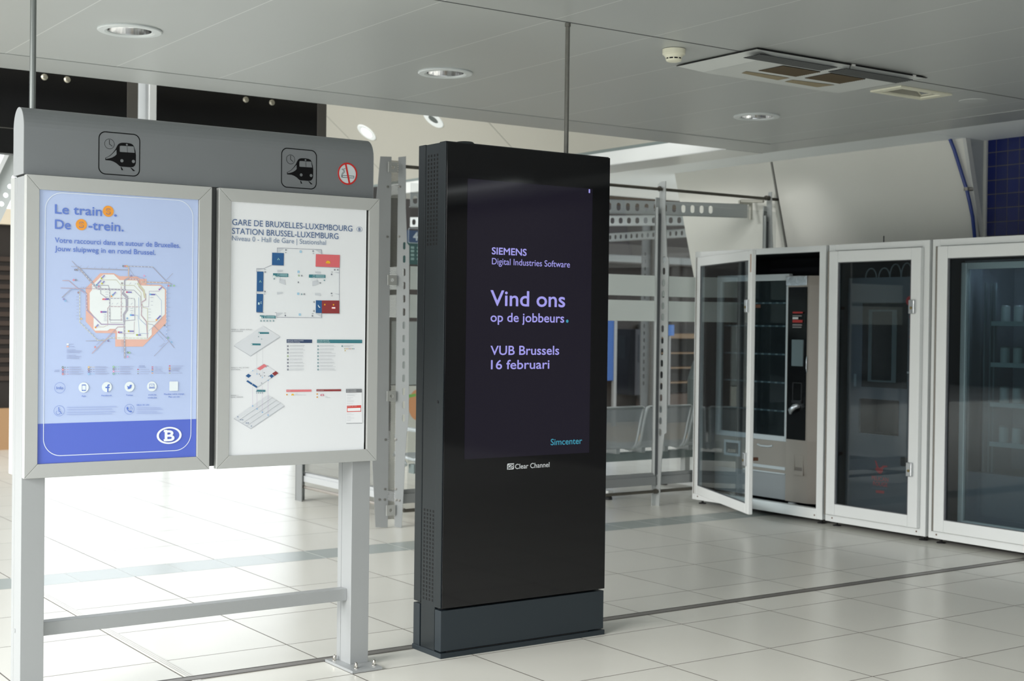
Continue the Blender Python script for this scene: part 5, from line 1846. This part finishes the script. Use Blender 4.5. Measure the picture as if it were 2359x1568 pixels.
def upright(ux, label_px, web, top_z, cutoff=0.0):
    """flange in the glass plane and a slotted web towards the hall"""
    mb = MB()
    mb.box(ux - 0.030, ux + 0.030, GY - 0.004, GY + 0.004, 0.0, top_z - 0.12)
    mb.box(ux - 0.030, ux - 0.024, GY - 0.03, GY, 0.25, top_z - 0.2)
    o = mb.build('upright_flange', M_gal2, t)
    out, holes = web
    mb = MB()
    mb.shape([out] + holes, Vector((ux + 0.012, GY, 0)), -Y, Z, -X, 0.007)
    mb.build('slotted_web', M_gal2, t)
    mb = MB()
    mb.box(ux - 0.022, ux + 0.008, GY - 0.026, GY - 0.004, 0.25, 2.33)
    mb.build('glazing_strip', mat('rubber_glazing_strip', '#55585a', 0.6), t)


UX_ = 7.30
fw_ = lambda px, py: (GY - onx(px, py, UX_ + 0.012).y, onx(px, py, UX_ + 0.012).z)
out = [fw_(1519, 1165), fw_(1524, 1060), fw_(1531, 1000), fw_(1536, 996), fw_(1541, 596), fw_(1537, 590), fw_(1533, 480), fw_(1534, 417), fw_(1524, 418), fw_(1516, 426)]
out = [(a, max(b_, 0)) for a, b_ in out] + [(0.0, 2.50), (0.0, 0.0)]
holes = []
for k in range(16):
    py_ = 598 + 26.5 * k
    u, v = fw_(1530.5 - 0.0235 * (py_ - 598), py_)
    holes.append(slot(u, v, 0.034, 0.058))
upright(UX_, None, (out, holes), 2.58)
out3 = [(0.0, 0.0), (0.06, 0.0), (0.115, 0.6), (0.115, 1.95), (0.085, 2.0), (0.06, 2.35), (0.055, 2.58), (0.02, 2.58), (0.0, 2.5)]
upright(8.500, None, (out3, [slot(0.085, 0.62 + 0.083 * k, 0.03, 0.055) for k in range(16)]), 2.58)
# far upright of the side wing
mb = MB()
c = onz(690, 1151)
mb.box(4.965, 5.045, c.y - 0.004, c.y + 0.004, 0, 2.5)
mb.box(4.965, 4.972, c.y - 0.11, c.y, 0, 2.45)
mb.build('upright_flange', M_gal, t)
# glass panes with frosted bands
for (a, b_) in ((5.005, 7.272), (7.335, 8.62)):
    mb = MB()
    mb.box(a, b_, GY - 0.004, GY + 0.004, 0.245, 2.42)
    pn_ = mb.build('glass_pane', M_sg, t)
    for z0, z1 in ((1.672, 1.836), (1.473, 1.636)):
        mb = MB()
        mb.box(a, b_, GY - 0.0055, GY - 0.0045, z0, z1)
        mb.build('frosted_band', M_frost, pn_)
mb = MB()
mb.box(4.996, 5.004, 8.50, 10.10, 0.245, 2.42)
pn_ = mb.build('glass_pane', M_sg, t)
for z0, z1 in ((1.672, 1.836), (1.473, 1.636)):
    mb = MB()
    mb.box(4.9945, 4.9955, 8.50, 10.10, z0, z1)
    mb.build('frosted_band', M_frost, pn_)
for (a, b_) in ((4.96, 7.29), (7.30, 8.6)):
    mb = MB()
    mb.box(a, b_, GY - 0.03, GY + 0.012, 0.168, 0.236)
    mb.box(a, b_, GY - 0.02, GY + 0.02, 0.225, 0.262)
    mb.build('bottom_rail', M_gal, t, bevel=0.003)
mb = MB()
mb.box(4.985, 5.035, 8.46, 10.10, 0.158, 0.205)
mb.box(5.0, 5.06, 8.46, 10.10, 0.20, 0.226)
mb.build('bottom_rail', mat('pale_rail', '#b5b8b9', 0.4, 0.2), t, bevel=0.003)
for zz, a, b_ in ((2.528, 4.94, 8.70), (0.117, 4.96, 8.62)):
    mb = MB()
    mb.tube([(a, GY - 0.03, zz), (b_, GY - 0.03, zz - (0.006 if zz > 1 else 0))], 0.0125, 12)
    for xx in (UX_ - 0.012, UX_ + 0.022, 8.475, 8.505):
        mb.tube([(xx - 0.012, GY - 0.03, zz), (xx + 0.004, GY - 0.03, zz)], 0.021, 6)
    mb.build('tie_rod', M_rod, t)
mb = MB()
mb.tube([(5.0, 8.46, 0.113), (5.0, 10.11, 0.113)], 0.0125, 12)
mb.tube([(5.0, 10.08, 0.113), (5.0, 10.11, 0.113)], 0.024, 6)
mb.build('tie_rod', mat('pale_tie_rod', '#a39d96', 0.4, 0.5), t)
# end bracket of the upper rod and beam
mb = MB()
mb.box(8.62, 8.72, GY - 0.06, GY, 2.495, 2.55)
mb.build('wall_bracket', M_rod, t, bevel=0.004)


def beam(pa, pb, ztop, h, pitch, sw, sh, name, par):
    """slotted channel between two points (level)"""
    a, b_ = Vector(pa), Vector(pb)
    d = (b_ - a)
    L = d.length
    d.normalize()
    n = d.cross(Z)
    hs = []
    k = pitch / 2
    while k < L - 0.28:
        hs.append(slot(k, -h / 2, sw, sh, 4))
        k += pitch
    O = Vector((a.x, a.y, ztop))
    mb = MB()
    mb.shape([[(0, -h), (L, -h), (L, 0), (0, 0)]] + hs, O, d, Z, n, 0.004)
    mb.obox(O, d, Z, n, 0, L, -0.004, 0, -0.045, 0.002)
    mb.obox(O, d, Z, n, 0, L, -h, -h + 0.004, -0.045, 0.002)
    return mb.build(name, mat('beam_grey_green', '#a6abab', 0.45, 0.25), par)


def zat(p, z_):
    q = onz(p[0], p[1], z_)
    return (q.x, q.y, 0)


a, b_ = zat((945, 443), 2.5), zat((1722, 470), 2.5)
beam(a, b_, 2.5, 0.118, 0.083, 0.036, 0.066, 'slotted_beam', t)
mb = MB()
c = Vector(b_)
mb.box(c.x - 0.16, c.x - 0.02, c.y - 0.07, c.y - 0.05, 2.49, 2.52)
mb.tube([(c.x - 0.02, c.y - 0.06, 2.36), (c.x - 0.02, c.y - 0.06, 2.53)], 0.016, 10)
mb.tube([(c.x - 0.14, c.y - 0.06, 2.515), (8.46, GY - 0.01, 2.50)], 0.014, 8)
mb.build('beam_bracket', mat('bracket_cream', '#b3b2a8', 0.45, 0.2), t)
tb = thing('roof_beam', 'pale slotted roof beam behind the shelter, lower of the two beyond it', 'beam', (10.0, 11.5, 2.4))
a, b_ = zat((1400, 537.5), 2.42), zat((1660, 521), 2.42)
beam(a, b_, 2.42, 0.088, 0.082, 0.036, 0.05, 'slotted_channel', tb)
tb = thing('roof_beam', 'slotted roof beam behind the shelter, directly under its top beam', 'beam', (9.0, 10.5, 2.5))
a, b_ = zat((945, 500), 2.55), zat((1690, 494), 2.55)
beam(a, b_, 2.55, 0.105, 0.085, 0.04, 0.062, 'slotted_channel', tb)

# ---------------------------------------------------------------- bench behind the glass
BY = 9.0
M_seat = perforated('perforated_seat_steel', '#bfc6cb', 0.014, 0.0026, 0.35, 0.3)
M_srim = mat('seat_rim_steel', '#d3d9db', 0.3, 0.3)
M_bbeam = mat('bench_beam_grey', '#96a3a2', 0.45, 0.3)
t = thing('bench', 'row of perforated steel seats on a beam behind the shelter glass', 'bench', (7.08, BY + 0.2, 0))
prof = [(-0.065, 0.745), (-0.05, 0.70), (-0.02, 0.60), (0.005, 0.50), (0.03, 0.43), (0.07, 0.395), (0.14, 0.385), (0.25, 0.395), (0.36, 0.415), (0.42, 0.415), (0.445, 0.395)]
for k in range(6):
    x0 = 5.480 + 0.5415 * k
    x1 = x0 + 0.500
    mb = MB()
    vs = []
    for (a, b_) in prof:
        vs += [(x0 + 0.012, BY + a, b_), (x1 - 0.012, BY + a, b_)]
    mb.add(vs, [(2 * i, 2 * i + 1, 2 * i + 3, 2 * i + 2) for i in range(len(prof) - 1)], 0, True)
    acc = [0]
    for (a, b_), (c_, d_) in zip(prof[:-1], prof[1:]):
        acc.append(acc[-1] + math.hypot(c_ - a, d_ - b_))
    lut = {(round(BY + a, 4), round(b_, 4)): s_ for (a, b_), s_ in zip(prof, acc)}
    mb.uv = lambda p: (p.x, lut.get((round(p.y, 4), round(p.z, 4)), 0))
    st = mb.build('seat', M_seat, t)
    mb = MB()
    path = [(x0, BY + a, b_) for a, b_ in prof]
    path2 = [(x1, BY + a, b_) for a, b_ in prof]
    mb.tube([(x1 - 0.02, BY - 0.067, 0.75)] + [(x0 + 0.02, BY - 0.067, 0.75)] + path, 0.013, 8)
    mb.tube([(x0 + 0.02, BY - 0.067, 0.75), (x1 - 0.02, BY - 0.067, 0.75)] + path2, 0.013, 8)
    mb.build('seat_rim', M_srim, st)
    mb = MB()
    mb.box(x0 + 0.10, x0 + 0.14, BY + 0.12, BY + 0.30, 0.345, 0.39)
    mb.box(x1 - 0.14, x1 - 0.10, BY + 0.12, BY + 0.30, 0.345, 0.39)
    mb.build('seat_bracket', M_srim, t)
mb = MB()
mb.box(5.50, 8.70, BY + 0.17, BY + 0.25, 0.275, 0.345)
mb.build('beam', M_bbeam, t, bevel=0.003)
for xx in (5.95, 7.21, 8.33):
    mb = MB()
    mb.box(xx - 0.03, xx + 0.03, BY + 0.18, BY + 0.24, 0.05, 0.28)
    lg = mb.build('leg', M_white, t, bevel=0.003)
    mb = MB()
    mb.box(xx - 0.03, xx + 0.03, BY - 0.13, BY + 0.52, 0.03, 0.075)
    mb.build('foot_bar', M_white, lg, bevel=0.003)
    for yy in (BY - 0.10, BY + 0.49):
        mb = MB()
        mb.lathe((xx, yy, 0), [(0.032, 0.0), (0.03, 0.02), (0.016, 0.032)], 14)
        mb.build('rubber_foot', mat('black_rubber_foot', '#1b1b1c'), lg)
for xx in (5.455,):
    mb = MB()
    arm = [(xx, BY + 0.02, 0.44), (xx, BY - 0.03, 0.56), (xx, BY + 0.05, 0.62), (xx, BY + 0.30, 0.62), (xx, BY + 0.36, 0.56), (xx, BY + 0.30, 0.40), (xx, BY + 0.22, 0.34)]
    mb.tube(arm, 0.018, 10)
    mb.build('armrest', M_srim, t)

# ---------------------------------------------------------------- black display boards beyond the ceiling edge
M_bd = mat('black_board_gloss', '#0d0d0e', 0.22)
M_bd2 = mat('board_edge_grey', '#4d4b47', 0.5)
M_bw = mat('board_white_side', '#d5d8d8', 0.5)
for (x0, x1, lab, scr_) in ((1.93, 3.236, 'black hanging display board upper left behind the poster stand', ((2.62, 2.976), (2.765, 2.976))), (3.362, 4.632, 'black hanging display board with white left side, nearest the sloping ceiling', ((4.003, 2.974), (4.201, 2.974)))):
    t = thing('display_board', lab, 'display board', ((x0 + x1) / 2, 9.0, 2.472), 'hanging display boards behind the poster stand')
    mb = MB()
    mb.box(x0, x1, 9.0, 9.10, 2.472, 3.45, 0)
    mb.build('board', M_bd, t, bevel=0.004)
    mb = MB()
    mb.box(x0 - 0.046, x0 - 0.0005, 9.0, 9.22, 2.472, 3.45)
    mb.build('side_panel', M_bw if x0 > 3 else M_bd2, t)
    mb = MB()
    mb.box(x1 - 0.075, x1 - 0.004, 8.994, 9.0, 2.48, 3.44)
    mb.build('edge_strip', M_bd2, t)
    mb = MB()
    mb.box(x0 + 0.01, x1 - 0.08, 8.996, 9.0, 2.628, 2.634)
    mb.build('joint_line', M_bd2, t)
    for (sx, sz) in scr_:
        mb = MB()
        mb.lathe((sx, 9.0, sz), [(0.021, 0.0), (0.021, 0.006), (0.012, 0.012), (0.0, 0.013)], 20, axis=(0, -1, 0))
        mb.build('dome_screw', mat('pale_screw', '#b9b5a6', 0.25, 0.7), t)
    mb = MB()
    for xx in (x0 + 0.2, x1 - 0.2):
        mb.tube([(xx, 9.05, 3.44), (xx, 9.05, 4.65)], 0.015, 10)
    mb.build('hanger', M_gal, t)

# slotted diagonal strut at the far left
t = thing('roof_strut', 'white slotted diagonal strut at the far left behind the poster stand', 'strut', (2.6, 10.2, 2.2))
a, b_ = ony(-12, 478, 10.2), ony(52, 345, 10.2)
d = (b_ - a).normalized()
n = d.cross(Y).normalized()
L = (b_ - a).length
mb = MB()
mb.shape([[(-0.4, -0.075), (L + 0.3, -0.075), (L + 0.3, 0.075), (-0.4, 0.075)]] + [circ(0.045 + 0.07 * k - 0.35, -0.03, 0.018, 14) for k in range(int(L / 0.07) + 8)], a, d, n, -Y, 0.01)
mb.build('slotted_plate', mat('strut_white', '#c9cfcf', 0.45), t)
mb = MB()
mb.obox(a, d, n, -Y, -0.4, L + 0.3, 0.075, 0.105, -0.04, 0.04)
mb.build('edge_tube', M_bw, t)

# ---------------------------------------------------------------- the far side of the hall
WY = 16.0
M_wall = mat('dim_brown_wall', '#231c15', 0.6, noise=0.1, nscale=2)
mb = MB()
mb.box(7.85, 18, WY, WY + 0.1, 0, 4.4)
struct(mb.build('wall_back', M_wall))
mb = MB()
mb.box(4.45, 7.85, WY, WY + 0.1, 3.6, 4.7)
mb.box(4.45, 7.85, WY, WY + 0.1, 0, 0.05)
for k in range(3):
    xx = 4.45 + 1.7 * k
    mb.box(xx - 0.03, xx + 0.03, WY - 0.02, WY + 0.08, 0.15, 3.6)
for zz in (2.9,):
    mb.box(4.45, 7.85, WY - 0.01, WY + 0.07, zz - 0.025, zz + 0.025)
struct(mb.build('window_1', mat('window_frame_grey', '#8f9494', 0.5)))
mb = MB()
mb.quad((8.3, 13.2, 0.0012), (18, 11.2, 0.0012), (18, 15.9, 0.0012), (9.3, 15.9, 0.0012))  # tan sheet stands for warm light, painted onto the far floor
struct(mb.build('floor_tan', M_tan))

# shuttered kiosk at the far left
t = thing('kiosk', 'dark shuttered kiosk at the far left edge behind the stand', 'kiosk', (3.6, 15.6, 0))
mb = MB()
mb.box(2.6, 4.35, 15.6, 16.2, 0.45, 2.45)
mb.build('body', mat('kiosk_brown_black', '#241e1a', 0.6), t)
mb = MB()
for k in range(14):
    mb.box(2.62, 4.33, 15.57, 15.6, 0.75 + 0.1 * k, 0.8 + 0.1 * k)
mb.build('shutter_slats', mat('slat_brown', '#3a2f28', 0.5), t)
mb = MB()
mb.box(2.6, 4.4, 15.5, 16.2, 0.0, 0.45)
mb.build('wooden_base', mat('tan_wood', '#a5835f', 0.5), t)
mb = MB()
mb.box(2.6, 4.4, 15.5, 16.2, 2.45, 2.62)
mb.build('cream_fascia', mat('cream_fascia', '#d3c7b2', 0.5), t)

# shop front seen through the right part of the shelter glass
t = thing('shelf_unit', 'dark wooden shelf unit far behind the shelter glass', 'shelving', (14.0, 15.6, 0))
mb = MB()
mb.box(13.45, 15.6, 15.55, 15.98, 0.0, 0.42, 0)
mb.box(13.45, 15.6, 15.93, 15.98, 0.42, 1.45, 1)
mb.build('carcass', [mat('shelf_dark_base', '#3b2f26', 0.6), mat('shelf_dark_back', '#1d1a18', 0.7)], t)
for zz in (0.60, 0.82, 1.04, 1.27):
    mb = MB()
    mb.box(13.45, 15.6, 15.55, 15.93, zz - 0.02, zz + (0.05 if zz > 1.2 else 0.0))
    mb.build('shelf', mat('shelf_wood', '#6b573e', 0.5), t)
mb = MB()
mb.box(13.02, 13.36, 15.5, 15.98, 0.42, 1.38)
mb.box(13.08, 13.32, 15.49, 15.5, 0.9, 1.3)
tag(mb.build('dark_locker', mat('dark_navy_locker', '#12161f', 0.4), bevel=0.03), 'dark navy locker standing left of the far shelf unit', 'locker')
t = thing('blue_banner', 'narrow blue banner far behind the glass next to the black totem', 'banner', (12.87, 15.3, 0))
mb = MB()
a, b_ = ony(1398, 735, 15.3), ony(1413, 876, 15.3)
mb.box(a.x - 0.15, b_.x, 15.3, 15.33, b_.z, a.z)
mb.build('banner_sheet', mat('banner_blue', '#2a5596', 0.5), t)
mb = MB()
mb.box(b_.x, b_.x + 0.05, 15.29, 15.34, 0.0, a.z + 0.05)
mb.build('banner_post', M_gal, t)
t = thing('blue_notice', 'small blue notice on the far wall right of the slotted upright', 'notice', (13.9, 15.96, 1.3))
a, b_ = ony(1539, 748, 15.4), ony(1553, 773, 15.4)
mb = MB()
mb.box(a.x, b_.x, 15.40, 15.42, b_.z, a.z)
mb.build('notice_board', mat('notice_blue', '#2f5f9f', 0.5), t)
mb = MB()
mb.box((a.x + b_.x) / 2 - 0.015, (a.x + b_.x) / 2 + 0.015, 15.42, 15.45, 0.0, a.z)
mb.build('notice_post', M_gal, t)
t = thing('far_column', 'grey slotted steel column in the far hall behind the glass', 'column', (10.8, 12.4, 0))
a = onz(1484, 1000, 0.0)
xx, yy = ony(1484, 900, 12.6).x, 12.6
mb = MB()
mb.shape([[(-0.045, 0), (0.045, 0), (0.06, 0.9), (0.06, 2.4), (0.045, 3.4), (-0.045, 3.4), (-0.06, 2.4), (-0.06, 0.9)]] + [slot(-0.02, 0.75 + 0.085 * k, 0.022, 0.05, 4) for k in range(19)], Vector((xx, yy, 0)), X, Z, -Y, 0.02)
mb.build('slotted_plate', mat('far_column_grey', '#6a6c6b', 0.5, 0.3), t)
mb = MB()
mb.box(xx + 0.06, xx + 0.2, yy - 0.05, yy + 0.05, 0, 3.4)
mb.build('shaft', mat('far_shaft_dark', '#43413c', 0.6), t)
# canopy band over the shop
mb = MB()
mb.box(9.3, 17.5, 15.7, 15.99, 2.34, 2.62)
mb.box(9.3, 17.5, 15.69, 15.7, 2.36, 2.46, 1)
tag(mb.build('shop_fascia', [mat('fascia_dark', '#3b3833', 0.5), mat('fascia_grey_band', '#737876', 0.4)]), 'grey fascia band over the far shop front', 'shop fascia')
# standing person-sized dark round bin
mb = MB()
mb.lathe((10.62, 11.35, 0), [(0.0, 0.0), (0.2, 0.0), (0.24, 0.05), (0.25, 0.5), (0.25, 0.85), (0.19, 1.05), (0.1, 1.13), (0.0, 1.15)], 28)
tag(mb.build('waste_bin', mat('dark_grey_green_bin', '#3d4645', 0.35)), 'dark rounded waste bin behind the bench near the enclosures', 'bin')

# hanging sign and information pillar glimpsed between the stand and the totem
t = thing('platform_sign', 'blue and green hanging platform sign behind the corner post', 'sign', (7.4, 12.0, 2.0))
a, b_ = ony(925, 529, 12.0), ony(1010, 611, 12.0)
zm = ony(950, 558, 12.0).z
mb = MB()
mb.box(a.x, b_.x, 12.0, 12.08, zm, a.z, 0)
mb.box(a.x, b_.x, 12.0, 12.08, b_.z, zm, 1)
mb.build('sign_box', [mat('sign_navy', '#2a4468', 0.4), mat('sign_green', '#1f4a48', 0.4)], t)
mb = MB()
pn = Panel(mb, Vector((0, 12.0, 0)), X, Z, -Y, lambda x, y: ony(x, y, 12.0))
pn.lvl = 0.002
c = pn.at(957, 551)
pn.text('4', c[0], c[1] - 0.01, 0.085, None, 0, 0.06, 1, 'C')
pn.poly(rrect(c[0] - 0.085, c[0] + 0.1, c[1] - 0.04, c[1] + 0.11, 0.015), 0, 1, [rrect(c[0] - 0.08, c[0] + 0.095, c[1] - 0.035, c[1] + 0.105, 0.012)])
for k, yy in enumerate((570, 578, 587, 596)):
    u, v = pn.at(950, yy)
    pn.rect(u - 0.02, u + 0.02, v - 0.012, v + 0.012, 1, 1)
    pn.rect(u + 0.05, u + 0.12, v - 0.008, v + 0.008, 1, 1)
mb.build('sign_marks', [mat('sign_mark_pale', '#b9c3c9', 0.5), mat('sign_mark_dim', '#7f9c98', 0.5)], t)
mb = MB()
mb.box(b_.x - 0.16, b_.x - 0.1, 12.03, 12.07, 0, b_.z)
mb.build('sign_post', M_gal, t)
t = thing('advert_pillar', 'pale advert pillar with green and orange shapes between corner post and totem', 'advert', (7.3, 12.3, 0))
a, b_ = ony(925, 740, 12.3), ony(1020, 1010, 12.3)
mb = MB()
zq = ony(950, 886, 12.3).z
mb.box(a.x, b_.x, 12.3, 12.5, zq, a.z, 0)
mb.box(a.x, b_.x, 12.3, 12.5, 0.0, zq - 0.01, 1)
mb.build('pillar_body', [mat('pillar_grey', '#8f9592', 0.5), mat('pillar_pale', '#b9bab0', 0.5)], t)
mb = MB()
pn = Panel(mb, Vector((0, 12.3, 0)), X, Z, -Y, lambda x, y: ony(x, y, 12.3))
pn.lvl = 0.002
c = pn.at(948, 913)
pn.poly([(c[0] - 0.05, c[1] - 0.015), (c[0] + 0.05, c[1]), (c[0] + 0.05, c[1] + 0.03), (c[0] - 0.04, c[1] + 0.02)], 0, 1)
pn.disc(pn.at(962, 932), 0.11, 1, 1, 24, 0.16)
mb.build('advert_print', [mat('advert_green', '#6faa4a', 0.5), mat('advert_orange', '#c58a5c', 0.5)], t)
